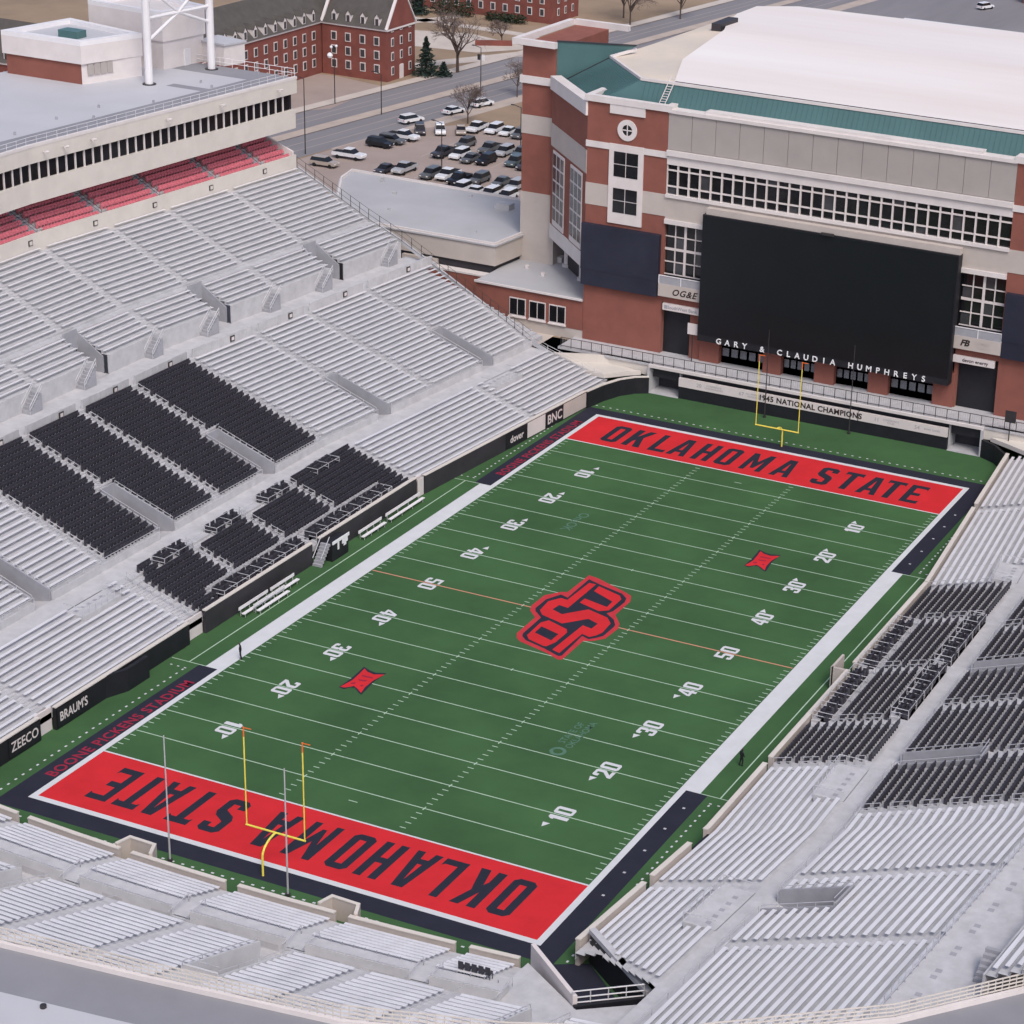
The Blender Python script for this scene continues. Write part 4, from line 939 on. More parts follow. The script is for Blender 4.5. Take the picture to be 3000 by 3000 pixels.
# arena body
ar = empty('arena', (0, 75, DZ), 'large brick and tan arena with corner towers and a white roof', 'building')
AY = 71.3
XL, XR = -23.6, 22.7
for k, (x0, x1) in enumerate(((-35.1, XL), (XR, 34.2))):
    xm = (x0+x1)/2
    box('tower_lower', 'brick', ar, x0, x1, AY, AY+9, GZ, 22.6)
    box('tower_belt', 'tan', ar, x0-.06, x1+.06, AY-.06, AY+9, 22.6, 25.5)
    box('tower_middle', 'brick', ar, x0, x1, AY, AY+9, 25.5, 30.3)
    box('tower_cornice', 'trim', ar, x0-.12, x1+.12, AY-.15, AY+9, 30.3, 31.1)
    box('tower_upper', 'brick', ar, x0, x1, AY, AY+9, 31.1, 36.3)
    b = MB(); b.wall([(x0-.3, AY+4.6), (x0-.3, AY-.3), (x1+.5, AY-.3), (x1+.5, AY+4.6), (x0-.3, AY+4.6)], 36.3, 37.1, .9); b.build('tower_parapet', 'trim', ar)
    box('tower_plaque', 'trim', ar, xm-2.5, xm+2.5, AY-.22, AY+.1, 35.1, 36.3)
    # round window
    b = MB(); N = 28
    for i in range(N):
        t0, t1 = 2*math.pi*i/N, 2*math.pi*(i+1)/N
        P8 = [(xm+r_*math.cos(t), y, 33.1+r_*math.sin(t)) for y in (AY-.16, AY+.05) for r_, t in ((.72, t0), (1.38, t0), (1.38, t1), (.72, t1))]
        b.hexa(P8)
    rw = b.build('round_window', 'trim', ar)
    b = MB(); b.face(*[(xm+.74*math.cos(2*math.pi*i/20), AY-.03, 33.1+.74*math.sin(2*math.pi*i/20)) for i in range(20)]); b.build('pane', 'glass', rw)
    box('glazing_bar', 'trim', rw, xm-.06, xm+.06, AY-.12, AY-.02, 32.4, 33.8); box('glazing_bar', 'trim', rw, xm-.7, xm-.07, AY-.12, AY-.02, 33.04, 33.16); box('glazing_bar', 'trim', rw, xm+.07, xm+.7, AY-.12, AY-.02, 33.04, 33.16)
    # tall framed windows
    box('window_frame', 'sign_white', ar, xm-2.45, xm+2.45, AY-.2, AY+.02, 20.6, 31.15)
    for z0, z1 in ((26.9, 30.2), (22.1, 25.35)):
        for x in (-1.72, .06):
            for za, zb in ((z0, (z0+z1)/2-.06), ((z0+z1)/2+.06, z1)): box('window_pane', 'glass_grey' if k else 'glass', ar, xm+x, xm+x+1.66, AY-.24, AY-.19, za, zb)
# centre: bands
box('core', 'wall_black', ar, XL, XR, AY+.9, AY+8, GZ, 36)
box('panel_backing', 'panel', ar, XL, XR, AY+.1, AY+.9, 31.4, 36.2)
n = 14
for i in range(n):
    x0 = XL+(XR-XL)*i/n; box('cladding_panel', 'panel', ar, x0+.03, x0+(XR-XL)/n-.03, AY-.02, AY+.1, 31.5, 36.15)
box('panel_coping', 'trim', ar, XL, XR, AY-.25, AY+1.6, 36.2, 36.65); box('raised_coping', 'trim', ar, XL+5, XR-4.5, AY+.1, AY+2.0, 36.65, 37.0)
box('upper_cornice', 'trim', ar, XL, XR, AY-.35, AY+.9, 30.7, 31.4); box('upper_frieze', 'trim', ar, XL, XR, AY-.05, AY+.9, 29.5, 30.7)
n = 30; pw = (XR-XL)/n
for i in range(n):
    x0 = XL+i*pw
    box('mullion', 'sign_white', ar, x0-.1, x0+.1, AY+.05, AY+.35, 25.6, 29.5)
    for z0, z1 in ((25.7, 26.55), (26.75, 28.65), (28.85, 29.45)): box('window_pane', 'glass_grey' if (i*7+int(z0)) % 11 == 3 else 'glass', ar, x0+.16, x0+pw-.16, AY+.28, AY+.34, z0, z1)
for z in (26.65, 28.75): box('transom', 'sign_white', ar, XL, XR, AY+.08, AY+.32, z-.09, z+.09)
box('sill', 'trim', ar, XL, XR, AY-.3, AY+.9, 25.2, 25.6); box('belt', 'tan', ar, XL, XR, AY-.05, AY+.9, 22.3, 25.2); box('belt_cornice', 'trim', ar, XL, XR, AY-.3, AY+.9, 21.7, 22.3)
# side bays beside the screen
for k, (x0, x1) in enumerate(((XL, -17.9), (17.0, XR))):
    w_ = x1-x0
    for i, xf in enumerate((.04, .24, .46, .70, .90)):
        pass
    nx, nz = 4, 4
    for i in range(nx):
        for j in range(nz):
            xa = x0+w_*(i/nx)+.10; xb = x0+w_*((i+1)/nx)-.10; za = 14.9+j*1.7; zb = za+1.55
            box('window_pane', 'glass_grey' if (i+j*2+k) % 4 == 1 else 'glass', ar, xa, xb, AY+.5, AY+.56, za, zb)
    for i in range(1, nx): box('mullion', 'sign_white', ar, x0+w_*i/nx-(.16 if i == 2 else .06), x0+w_*i/nx+(.16 if i == 2 else .06), AY+.35, AY+.62, 14.8, 21.7)
    for j in range(nz+1): hh = .16 if j == 2 else .06; box('transom', 'sign_white', ar, x0, x1, AY+.38, AY+.6, 14.82+j*1.7-hh, 14.82+j*1.7+hh)
    box('balcony', 'tan', ar, x0-.3, x1+.3, AY-.7, AY+.6, 12.0, 13.7)
    box('balcony_rail', 'white_metal', ar, x0-.3, x1+.3, AY-.68, AY-.6, 14.75, 14.87); box('balcony_glass', 'vom', ar, x0-.25, x1+.25, AY-.64, AY-.6, 13.7, 14.7)
    for xx in (x0-.3, (x0+x1)/2, x1+.22): box('balcony_post', 'white_metal', ar, xx, xx+.1, AY-.7, AY-.58, 13.7, 14.8)
    box('spandrel', 'brick', ar, x0, x1, AY+.05, AY+.6, 11.0, 12.0)
    box('doorway_recess', 'brick' if k == 0 else 'panel', ar, x0+.2, x1, AY+2.2, AY+2.4, DZ, 11); box('recess_side', 'brick', ar, x1-1.6 if k == 0 else x0, x1 if k == 0 else x0+.4, AY+.2, AY+2.2, DZ, 11)
    if k == 0:
        dr = box('door', 'sign_white', ar, x0+.8, x0+3.0, AY+2.0, AY+2.2, DZ, 8.8)
        for xx in (x0+1.0, x0+2.0): box('pane', 'glass', dr, xx, xx+.8, AY+1.94, AY+1.99, DZ+.2, 6.0); box('pane', 'glass', dr, xx, xx+.8, AY+1.94, AY+1.99, 6.3, 8.6)
    else:
        for z in (7.9, 4.6): box('band', 'trim', ar, x0+.5, x1-1.6, AY+1.9, AY+2.2, z, z+1.1)
place('lettering', text_mesh('OG&E', 1.2, 'sign_dark', bold=.03, shear=.35, space=1.15), ar, (-20.2, AY-.72, 12.75), (1, 0, 0), (0, 0, 1))
place('lettering', text_mesh('FB', 1.1, 'sign_dark', bold=.05, shear=.3), ar, (18.3, AY-.72, 12.85), (1, 0, 0), (0, 0, 1))
place('lettering', text_mesh('FARMERS\nBANK', .5, 'tan', bold=.02), ar, (20.6, AY-.72, 12.85), (1, 0, 0), (0, 0, 1))
for (x0, x1, t, lab) in ((-23.3, -18.0, 'SouthWest Bank', 'white bank sign board under the left balcony of the arena'), (16.9, 22.3, 'devon energy', 'white sign board under the right balcony of the arena')):
    o = empty('sign_board', ((x0+x1)/2, AY-.3, 10.5), lab, 'sign'); box('board', 'sign_white', o, x0, x1, AY-.4, AY+.04, 10.1, 11.0)
    place('lettering', text_mesh(t, .62, 'vom' if x0 < 0 else 'sign_dark', bold=.012), o, ((x0+x1)/2+.2, AY-.42, 10.53), (1, 0, 0), (0, 0, 1))
    box('emblem', 'vom', o, x0+.25, x0+.7, AY-.42, AY-.39, 10.3, 10.8) if x0 < 0 else None
# ground floor piers and windows below the screen
for x0, x1 in ((-17.9, -15.1), (-8.8, -6.3), (-1.6, 1.1), (5.8, 8.5), (14.5, 17.2)): box('pier', 'brick', ar, x0, x1, AY-.1, AY+1.5, DZ, 8.4)
for x0, x1 in ((-15.1, -8.8), (-6.3, -1.6), (1.1, 5.8), (8.5, 14.5)):
    box('ground_floor_wall', 'sign_white', ar, x0, x1, AY+.9, AY+1.2, DZ, 6.3); box('head', 'wall_dark', ar, x0, x1, AY+.6, AY+1.2, 6.3, 8.2)
    n = 5 if x1-x0 > 5.5 else 5
    for i in range(n):
        xa = x0+(x1-x0)*(i+.14)/n; box('window_pane', 'pane_light', ar, xa, xa+(x1-x0)/n*.72, AY+.84, AY+.89, 4.85, 5.95)
# chamfered bay and rear corner tower on the left
def slant(b, f0, f1, z0, z1, t=.6, o=0):     # along the 45 degree face from (-35.1,71.3) to (-46.1,82.6)
    p = lambda f: (-35.1-11.0*f, 71.3+11.3*f); a, c = p(f0), p(f1); nx, ny = -.716, -.698
    q = [(a[0]+nx*o, a[1]+ny*o), (c[0]+nx*o, c[1]+ny*o), (c[0]-nx*t, c[1]-ny*t), (a[0]-nx*t, a[1]-ny*t)]; b.prism(q, z0, z1)
for nm, m, z0, z1, o in (('bay_brick', 'brick', 29.7, 34.3, 0), ('bay_belt', 'tan', 26.6, 29.7, .06), ('bay_cornice', 'trim', 34.3, 36.1, .3), ('bay_brick', 'brick', 15.6, 26.6, 0), ('bay_beam', 'trim', 13.6, 15.6, .1)):
    b = MB(); slant(b, 0.0, 1.0, z0, z1, 1.2, o); b.build(nm, m, ar)
for f0, f1 in ((.10, .42), (.60, .92)):
    b = MB(); slant(b, f0, f1, 15.8, 26.2, 0, .12); wf = b.build('bay_window', 'sign_white', ar)
    for i in range(3):
        for j in range(5):
            b = MB(); slant(b, f0+(f1-f0)*(i+.12)/3, f0+(f1-f0)*(i+.88)/3, 16.6+j*1.9, 18.2+j*1.9, 0, .16); b.build('pane', 'glass_grey', wf)
for cx, cy in ((-50.0, 93.0), (-45.3, 88.3)):
    b = MB(); b.tube((cx+6, cy-9, 9.3), (cx+6, cy-9, 13.7), .45, 10); b.tube((cx+6, cy-9, 9.3), (cx+6, cy-9, 9.7), .7, 10); b.build('column', 'trim', ar)
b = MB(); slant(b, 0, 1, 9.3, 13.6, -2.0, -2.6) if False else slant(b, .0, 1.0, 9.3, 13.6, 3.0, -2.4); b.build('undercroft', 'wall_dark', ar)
tx0, tx1, ty = -51.2, -46.1, 83.6
for nm, m, z0, z1, o in (('corner_brick', 'brick', 19.2, 27.4, 0), ('corner_base', 'tan', GZ, 19.2, .05), ('corner_belt', 'tan', 27.4, 30.0, .06), ('corner_brick', 'brick', 30.0, 34.4, 0), ('corner_cornice', 'trim', 34.4, 35.4, .3), ('corner_brick', 'brick', 35.4, 39.7, 0)):
    box(nm, m, ar, tx0-o, tx1+o, ty-o, ty+16, z0, z1)
b = MB(); b.wall([(tx0-.3, ty+16), (tx0-.3, ty-.3), (tx1+.3, ty-.3)], 39.7, 40.5, -.8); b.wall([(tx0-.3, ty+16), (tx1+3, ty+16)], 39.7, 40.5, .8); b.build('corner_parapet', 'trim', ar)
box('corner_tower_back', 'tan', ar, tx0+.6, tx1-.2, ty+1, ty+15, 39.0, 39.3)
# green metal roof skirts and the big white roof
RZ = 39.3
def poly(name, m, pts, par=ar): b = MB(); b.face(*pts); return b.build(name, m, par)
def skirt(p0, p1, q1, q0, seams):
    poly('green_roof', 'roof_green', [p0, p1, q1, q0])
    b = MB()
    for i in range(1, seams):
        a_, c_ = Vector(p0).lerp(Vector(p1), i/seams), Vector(q0).lerp(Vector(q1), i/seams); b.bar(a_+U*.03, c_+U*.03, .05, .07)
    b.build('standing_seams', 'roof_green', ar, kind='stuff')
skirt((-29.0, 72.5, 36.0), (60, 72.5, 36.0), (60, 73.9, RZ), (-28.8, 73.9, RZ), 130)
skirt((-44.6, 83.4, 35.5), (-34.4, 72.4, 35.9), (-28.8, 73.9, RZ), (-38.2, 84.1, RZ), 24)
poly('green_roof', 'roof_green', [(-34.4, 72.4, 35.9), (-29.0, 72.5, 36.0), (-28.8, 73.9, RZ)])
WL = [(-46.1, 83.75), (-42.5, 85.1), (-38.4, 86.65), (-36.0, 87.55)]
b = MB(); b.face((-46.1, 83.75, 35.2), (-43.2, 84.85, 35.2), (-38.4, 86.65, RZ-.2), (-36.0, 87.55, 40.55), (-46.1, 83.75, 40.55)); b.face((-46.1, 84.05, 35.2), (-43.2, 85.15, 35.2), (-38.4, 86.95, RZ-.2), (-36.0, 87.85, 40.55), (-46.1, 84.05, 40.55)); b.build('green_wall', 'roof_green', ar)
poly('green_roof', 'roof_green', [(-44.6, 83.4, 35.5), (-38.2, 84.1, RZ), (-38.4, 86.6, RZ), (-43.2, 84.9, 35.3)])
b = MB(); b.bar((-44.6, 83.4, 35.55), (-38.2, 84.1, RZ+.05), .12, .12); b.bar((-46.1, 83.75, 40.6), (-36.0, 87.55, 40.6), .3, .14); b.build('roof_flashing', 'steel_dark', ar)
poly('white_roof', 'roof_white', [(-24.5, 74.6, RZ+.25), (60, 74.6, RZ+.25), (60, 106, RZ+1.1), (-31.2, 106, RZ+1.1), (-28.7, 86.4, RZ+.57)]); poly('white_roof', 'roof_white', [(-31.2, 106, RZ+1.1), (60, 106, RZ+1.1), (60, 138, RZ+.2), (-31, 134, RZ+.3), (-36, 129.5, RZ+.4), (-35.6, 121, RZ+.6), (-33.6, 113, RZ+.9)])
poly('cream_roof', 'roof_cream', [(-28.8, 73.9, RZ+.1), (-24.5, 74.0, RZ+.12), (-24.5, 74.6, RZ+.2), (-28.7, 86.4, RZ+.3), (-31.2, 106, RZ+.5), (-33.6, 113, RZ+.5), (-35.6, 121, RZ+.3), (-36.6, 124, RZ), (-37.2, 95, RZ+.1), (-38.2, 84.1, RZ)])
b = MB(); b.bar((-38.2, 84.1, RZ+.1), (-28.8, 73.9, RZ+.1), .35, .35); b.bar((-28.8, 73.9, RZ+.1), (60, 73.9, RZ+.1), .35, .35); b.bar((-38.2, 84.1, RZ+.1), (-36.4, 88.2, RZ+.6), .35, .35); b.build('roof_edge', 'trim', ar)
box('roof_hatch', 'wall_dark', ar, -33.8, -32.3, 107.5, 113.6, RZ+.1, RZ+1.5)
box('rear_wall', 'brick', ar, -28, 60, 80.5, 133, GZ, 38.4)
box('rear_wall_left', 'brick', ar, -36.2, -28, 84, 128, GZ, 38.4)
lad = MB()
for dx in (-.4, .4): lad.tube((-25.2+dx, 72.2, 36.6), (-24.4+dx, 74.2, RZ+.9), .06, 5)
for i in range(12): q = Vector((-25.2, 72.2, 36.6)).lerp(Vector((-24.4, 74.2, RZ+.9)), i/12); lad.tube(q+Vector((-.4, 0, 0)), q+Vector((.4, 0, 0)), .05, 5)
lad.build('roof_ladder', 'trim', ar)
# screens
vb = empty('video_board', (-.4, 69.8, 7.2), 'huge switched off black video board on the arena front', 'video board')
box('cabinet', 'wall_black', vb, -17.6, 16.9, 69.75, 71.2, 7.2, 24.1); box('screen_face', 'screen', vb, -17.45, 16.75, 69.66, 69.75, 8.1, 23.95)
box('hood', 'tan', vb, -17.3, 16.9, 70.1, 71.2, 24.1, 24.9)
box('name_strip', 'wall_black', vb, -17.6, 16.9, 69.7, 69.75, 7.2, 8.1)
tx = 'GARY & CLAUDIA HUMPHREYS'; x = -14.5
for ch in tx:
    if ch != ' ': place('raised_letter', text_mesh(ch, 1.05, 'lamp_white', extrude=.05, bold=.012), vb, (x, 69.58, 7.55), (1, 0, 0), (0, 0, 1))
    x += 1.225
box('camera_arm', 'steel_dark', vb, -1.2, .5, 69.2, 69.5, 24.1, 24.4)
for lab, x0, x1 in (('dark navy covered side screen on the left arena tower', -35.3, -24.0), ('dark navy covered side screen on the right arena tower', 23.0, 34.3)):
    o = empty('side_screen', ((x0+x1)/2, AY-.4, 11.7), lab, 'screen'); box('cover', 'screen_navy', o, x0, x1, AY-.75, AY-.02, 13.9, 20.1)
    b = MB(); b.prism([(x0+.05, AY-.7), (x1-.1, AY-.7), (x1-.1, AY-.02), (x0+.05, AY-.02)], 11.75, 13.9); b.build('lower_flap', 'screen_navy', o)
# low annexes on the left
an = empty('low_annex', (-43, 72, GZ), 'low brick annex with three paired windows beside the left arena tower', 'building')
b = MB(); b.prism([(-51.5, 71.6), (-35.15, 71.3), (-35.15, 80), (-44, 92), (-52.5, 92), (-52.6, 86.6), (-51.4, 76.6)], 5.0, 9.1); b.build('brick_wall', 'brick', an)
b = MB(); b.prism([(-51.5, 71.65), (-35.15, 71.35), (-35.15, 80), (-44, 92), (-52.4, 92), (-51.4, 76.6)], GZ, 5.0); b.build('base_course', 'tan', an)
b = MB(); b.prism([(-51.7, 71.35), (-35.16, 71.05), (-35.16, 80), (-44, 92), (-52.6, 92), (-51.6, 76.6)], 9.1, 9.3); b.build('roof', 'roof_grey', an)
b = MB(); b.bar((-51.7, 71.4, 9.3), (-35.2, 71.1, 9.3), .25, .25); b.build('roof_edge', 'trim', an)
for x in (-46.3, -43.25, -40.2):
    y = 71.3+(x+35.15)*-.018; wn = box('window', 'sign_white', an, x, x+2.5, y-.1, y+.05, 5.3, 7.9)
    for q in (.12, 1.32): box('pane', 'glass', wn, x+q, x+q+1.06, y-.14, y-.1, 5.55, 7.75)
    box('sill', 'trim', wn, x-.1, x+2.6, y-.25, y-.02, 5.12, 5.3)
for x, y, w_, h in ((-47.0, 85, 1.6, .8), (-45, 78, .5, .5), (-48.5, 80, .5, .5)): box('roof_unit', 'trim', an, x, x+w_, y, y+w_*.7, 9.3, 9.3+h)
hb_ = empty('concourse_block', (-68, 86, GZ), 'flat grey roofed tan concourse block between the left stand and car park', 'building')
FP = [(-51.4, 76.6), (-50.1, 93.0), (-54.0, 99.3), (-89.1, 100.4), (-88.0, 95.5), (-77.5, 76.6)]
b = MB(); b.prism(FP, 10.0, 12.8); b.build('tan_wall', 'tan', hb_)
b = MB(); b.prism([(-51.9, 77.0), (-50.6, 93.0), (-54.3, 98.9), (-88.6, 100), (-87.5, 95.4), (-77.2, 77.0)], GZ, 10.0); b.build('dark_glazing', 'wall_dark', hb_)
b = MB(); b.prism([(-51.2, 76.4), (-49.9, 93.0), (-53.9, 99.5), (-89.3, 100.6), (-88.2, 95.4), (-77.7, 76.4)], 12.8, 13.0); b.build('roof', 'roof_grey', hb_)
b = MB(); b.wall(FP+[FP[0]], 13.0, 13.3, .3); b.build('roof_edge', 'trim', hb_)
box('brick_band', 'brick', hb_, -63, -52.2, 75.4, 76.8, GZ, 8.6); box('brick_coping', 'trim', hb_, -63, -52.2, 75.3, 76.8, 8.6, 8.85)
box('tan_panel', 'tan', hb_, -66, -60.5, 76.3, 76.95, 8.2, 9.6)
for x, y, w_, h in ((-60.5, 93, 2.4, .9), (-55.2, 91.8, .6, .9), (-57, 80.6, .4, .3), (-77, 92, .6, .4), (-82, 97, .5, .7), (-73, 84, .4, .3), (-67, 97, .5, .3)): box('roof_unit', 'deck', hb_, x, x+w_, y, y+w_*.7, 13.0, 13.0+h)
# block behind the arena with a green hip roof
rbk = empty('rear_block', (5, 155, GZ), 'tan and white block with a green hip roof behind the arena', 'building')
box('white_wall', 'white_metal', rbk, -26, -1, 146, 170, GZ, 33); box('tan_wall', 'panel', rbk, -1, 33, 150, 170, GZ, 32); 
b = MB(); ap = (10, 156, 36.0); c4 = [(2, 148, 31), (18, 148, 31), (18, 164, 31), (2, 164, 31)]
for i in range(4): b.face(c4[i], c4[(i+1) % 4], ap)
b.build('hip_roof', 'roof_green', rbk); box('brick_pier', 'brick', rbk, 22, 25.4, 146, 149, GZ, 33.6); box('pier_cap', 'trim', rbk, 21.7, 25.7, 145.7, 149.3, 33.6, 34.6)
# ======== goal posts, ball net poles
for s, lab in ((-1, 'yellow goal post with orange tips at the near end zone'), (1, 'yellow goal post at the far end zone below the video board')):
    o = empty('goal_post', (0, s*56.8, 0), lab, 'goal post', 'goal posts'); yb = s*54.86; y0 = s*56.85
    b = MB(); pts = [(0, y0, 0), (0, y0, 1.75)]+[(0, yb+(y0-yb)*math.cos(t), 1.75+1.3*math.sin(t)) for t in [k*math.pi/2/8 for k in range(1, 9)]]
    for p, q in zip(pts[:-1], pts[1:]): b.tube(p, q, .095, 10)
    b.build('gooseneck', 'goal_yellow', o)
    b = MB(); b.tube((-2.9, yb, 3.05), (2.9, yb, 3.05), .085, 8); b.build('crossbar', 'goal_yellow', o)
    for x in (-2.82, 2.82):
        b = MB(); b.tube((x, yb, 3.05), (x, yb, 11.3), .06, 8); up = b.build('upright', 'goal_yellow', o)
        b = MB(); b.tube((x, yb, 11.3), (x, yb, 12.2), .064, 8); b.build('tip', 'orange', up)
        b = MB(); b.face((x, yb, 12.2), (x+.7, yb+.1, 12.15), (x+.7, yb+.1, 12.05), (x, yb, 12.1)); b.build('ribbon', 'orange', up)
    b = MB(); b.tube((0, y0, 0), (0, y0, 1.6), .2, 10); b.build('post_pad', 'wall_black' if s < 0 else 'goal_yellow', o) if s < 0 and False else None
for x, y, m, lab in ((-8.0, -58.5, 'rail', 'slim grey net pole standing left of the near goal post'), (3.5, -58.5, 'rail', 'slim grey net pole standing just right of the near goal post'), (-5.9, 65.5, 'steel_dark', 'slim black net pole left of the 1945 lettering'), (5.7, 65.5, 'steel_dark', 'slim black net pole right of the far goal post')):
    o = empty('net_pole', (x, y, 0), lab, 'pole', 'net poles'); b = MB(); b.tube((x, y, 0), (x, y, 11.8), .085, 8, .05); b.build('shaft', m, o); b = MB(); b.tube((x, y, 0), (x, y, .25), .22, 8); b.build('base', 'steel_dark', o)
# team benches along the left wall
for y0, y1, x, lab in ((-16.6, -11.4, -29.55, 'white team bench nearest the white gate at the left wall'), (-15.2, -9.6, -28.7, 'white team bench standing in front of two others on the left sideline'), (-11.0, -6.6, -29.5, 'white team bench between the first bench and the stage steps'), (6.2, 11.0, -29.5, 'short white team bench just beyond the stage steps'), (11.9, 19.4, -29.5, 'longest white team bench farthest along the left wall')):
    o = empty('team_bench', (x, (y0+y1)/2, 0), lab, 'bench', 'white team benches'); box('seat', 'white_metal', o, x-.02, x+.36, y0, y1, .42, .50); box('backrest', 'white_metal', o, x-.38, x-.3, y0, y1, .72, 1.05)
    n = 4
    for k in range(n):
        y = y0+.3+(y1-y0-.6)*k/(n-1); b = MB(); b.box(x-.34, x+.3, y-.03, y+.03, .34, .42); b.box(x+.2, x+.26, y-.03, y+.03, 0, .34); b.box(x-.36, x-.3, y-.03, y+.03, 0, .72); b.build('leg', 'rail', o)
# steps and small stage with team banner
st = empty('stage_steps', (-29.6, -1, 0), 'steps and small black stage with a white banner at the left field wall', 'steps')
for k in range(7): box('step', 'vom', st, -30.4, -29.3, -2.2+k*.26, -1.9+k*.26, .02+k*.3, .3+k*.3)
box('stage', 'wall_black', st, -30.45, -29.1, -.3, 2.9, 0, 2.1)
box('banner', 'lamp_white', st, -29.08, -29.0, -.3, 3.0, 2.0, 2.35)
b = MB(); b.prism([(0, 0)]*3, 0, 0) if False else None
for y0, y1, z0, z1 in ((.7, 1.0, 1.1, 2.0), (1.6, 2.7, 1.45, 2.0), (1.9, 2.4, 1.15, 1.45)): box('banner_letter', 'lamp_white', st, -29.07, -29.03, y0, y1, z0, z1)
b = MB(); b.tube((-29.3, -2.3, 1.0), (-29.3, -.5, 3.0), .05, 5); b.tube((-30.3, -2.3, 1.0), (-30.3, -.5, 3.0), .05, 5); b.build('handrail', 'rail', st)
# a square sign board on a post at the arena front, and one in the far right corner
for x, y, z, m, lab in ((-18.6, 70.4, 7.6, 'sign_white', 'small square white board left of the video board'), (26.3, 66.3, 5.2, 'steel_dark', 'small square black board on a post in the far right corner')):
    o = empty('board_on_post', (x, y, DZ), lab, 'sign'); box('board', m, o, x-.7, x+.7, y-.08, y+.02, z, z+1.5); b = MB(); b.tube((x, y, 2.5 if x > 0 else DZ), (x, y, z), .07, 6); b.build('post', 'steel_dark', o)

# ======== people
def person(x, y, z, rot, lab):
    o = empty('person', (x, y, z), lab, 'person')
    c, s = math.cos(rot), math.sin(rot)
    V = [(0, 0, .95), (0, 0, 1.15), (0, .02, 1.42), (0, .02, 1.52), (0, .06, 1.62), (.2, .01, 1.42), (.27, .05, 1.15), (.22, .2, .98), (-.2, .01, 1.42), (-.27, -.02, 1.15), (-.25, .06, .9), (.1, 0, .9), (.12, .06, .5), (.12, -.02, .09), (.12, .14, .05), (-.1, 0, .9), (-.12, -.04, .5), (-.12, -.16, .09), (-.12, 0, .05), (0, .08, 1.74)]
    Ed = [(0, 1), (1, 2), (2, 3), (3, 4), (2, 5), (5, 6), (6, 7), (2, 8), (8, 9), (9, 10), (0, 11), (11, 12), (12, 13), (13, 14), (0, 15), (15, 16), (16, 17), (17, 18), (4, 19)]
    Rd = [.16, .15, .17, .06, .10, .07, .055, .04, .07, .055, .04, .10, .075, .055, .045, .10, .075, .055, .045, .085]
    me = bpy.data.meshes.new('body'); me.from_pydata([(p[0]*c-p[1]*s+x, p[0]*s+p[1]*c+y, p[2]+z) for p in V], Ed, []); me.materials.append(M['cloth_dark'])
    bo = link('body', me, o); sk = bo.modifiers.new('skin', 'SKIN'); bo.modifiers.new('sub', 'SUBSURF').levels = 1
    for i, r_ in enumerate(Rd): me.skin_vertices[0].data[i].radius = (r_, r_)
    me.skin_vertices[0].data[0].use_root = True
    b = MB(); p = (V[4][0]*c-V[4][1]*s+x, V[4][0]*s+V[4][1]*c+y, 0)
    b.tube((p[0], p[1], z+1.70), (p[0], p[1], z+1.80), .105, 8, .06); b.build('hair', 'bark', o)
    return o
person(-24.3, -24.5, 0, 2.0, 'person in dark clothes walking on the white left sideline')
person(27.6, -20.9, 0, -.6, 'person in dark clothes standing beside the right field wall')

# ======== trees
def bare_tree(x, y, h, r, lab, seed, spread=1.0, grp=None):
    rnd = random.Random(seed); o = empty('bare_tree', (x, y, GZ), lab, 'tree', grp); tb, cb = MB(), MB()
    def grow(p, dv, L_, rad, lvl):
        q = p+dv*L_; (tb if lvl < 2 else cb).tube(p, q, rad, 5 if lvl < 3 else 3, rad*.62)
        if lvl >= 5: return
        for k in range(rnd.choice((3, 3, 4)) if lvl else 8):
            ang = rnd.uniform(.35, .95)*spread; az = rnd.uniform(0, 6.283); e = dv.orthogonal().normalized(); f = dv.cross(e)
            nd = (dv*math.cos(ang)+(e*math.cos(az)+f*math.sin(az))*math.sin(ang)+Vector((0, 0, .12))).normalized()
            st_ = p.lerp(q, rnd.uniform(.55, 1.0)) if lvl else p.lerp(q, rnd.uniform(.5, 1.0)); grow(st_, nd, L_*rnd.uniform(.58, .82), max(.022, rad*.55), lvl+1)
    grow(Vector((x, y, GZ)), Vector((0, 0, 1)), h*.36, r, 0)
    tb.build('trunk', 'bark', o); cb.build('crown', 'twig', o)
bare_tree(-132.7, 209.8, 15, .36, 'large bare tree beside the brick hall near the road', 3, 1.05)
bare_tree(-109.3, 172.3, 8.5, .15, 'small bare tree at the edge of the car park', 5)
bare_tree(-112.3, 197.0, 9.5, .13, 'grey twiggy bare tree left of the rear corner tower', 8, 1.2)
bare_tree(-139, 240, 6, .14, 'young bare tree by the brick planter wall', 11)
bare_tree(-126.0, 276, 12, .22, 'bare tree by the road above the corner tower', 13); bare_tree(-120.0, 290, 12, .22, 'bare tree farther along the road verge', 17); bare_tree(-131, 283, 14, .22, 'dark bare tree at the end of the far brick hall', 19, 1.2)
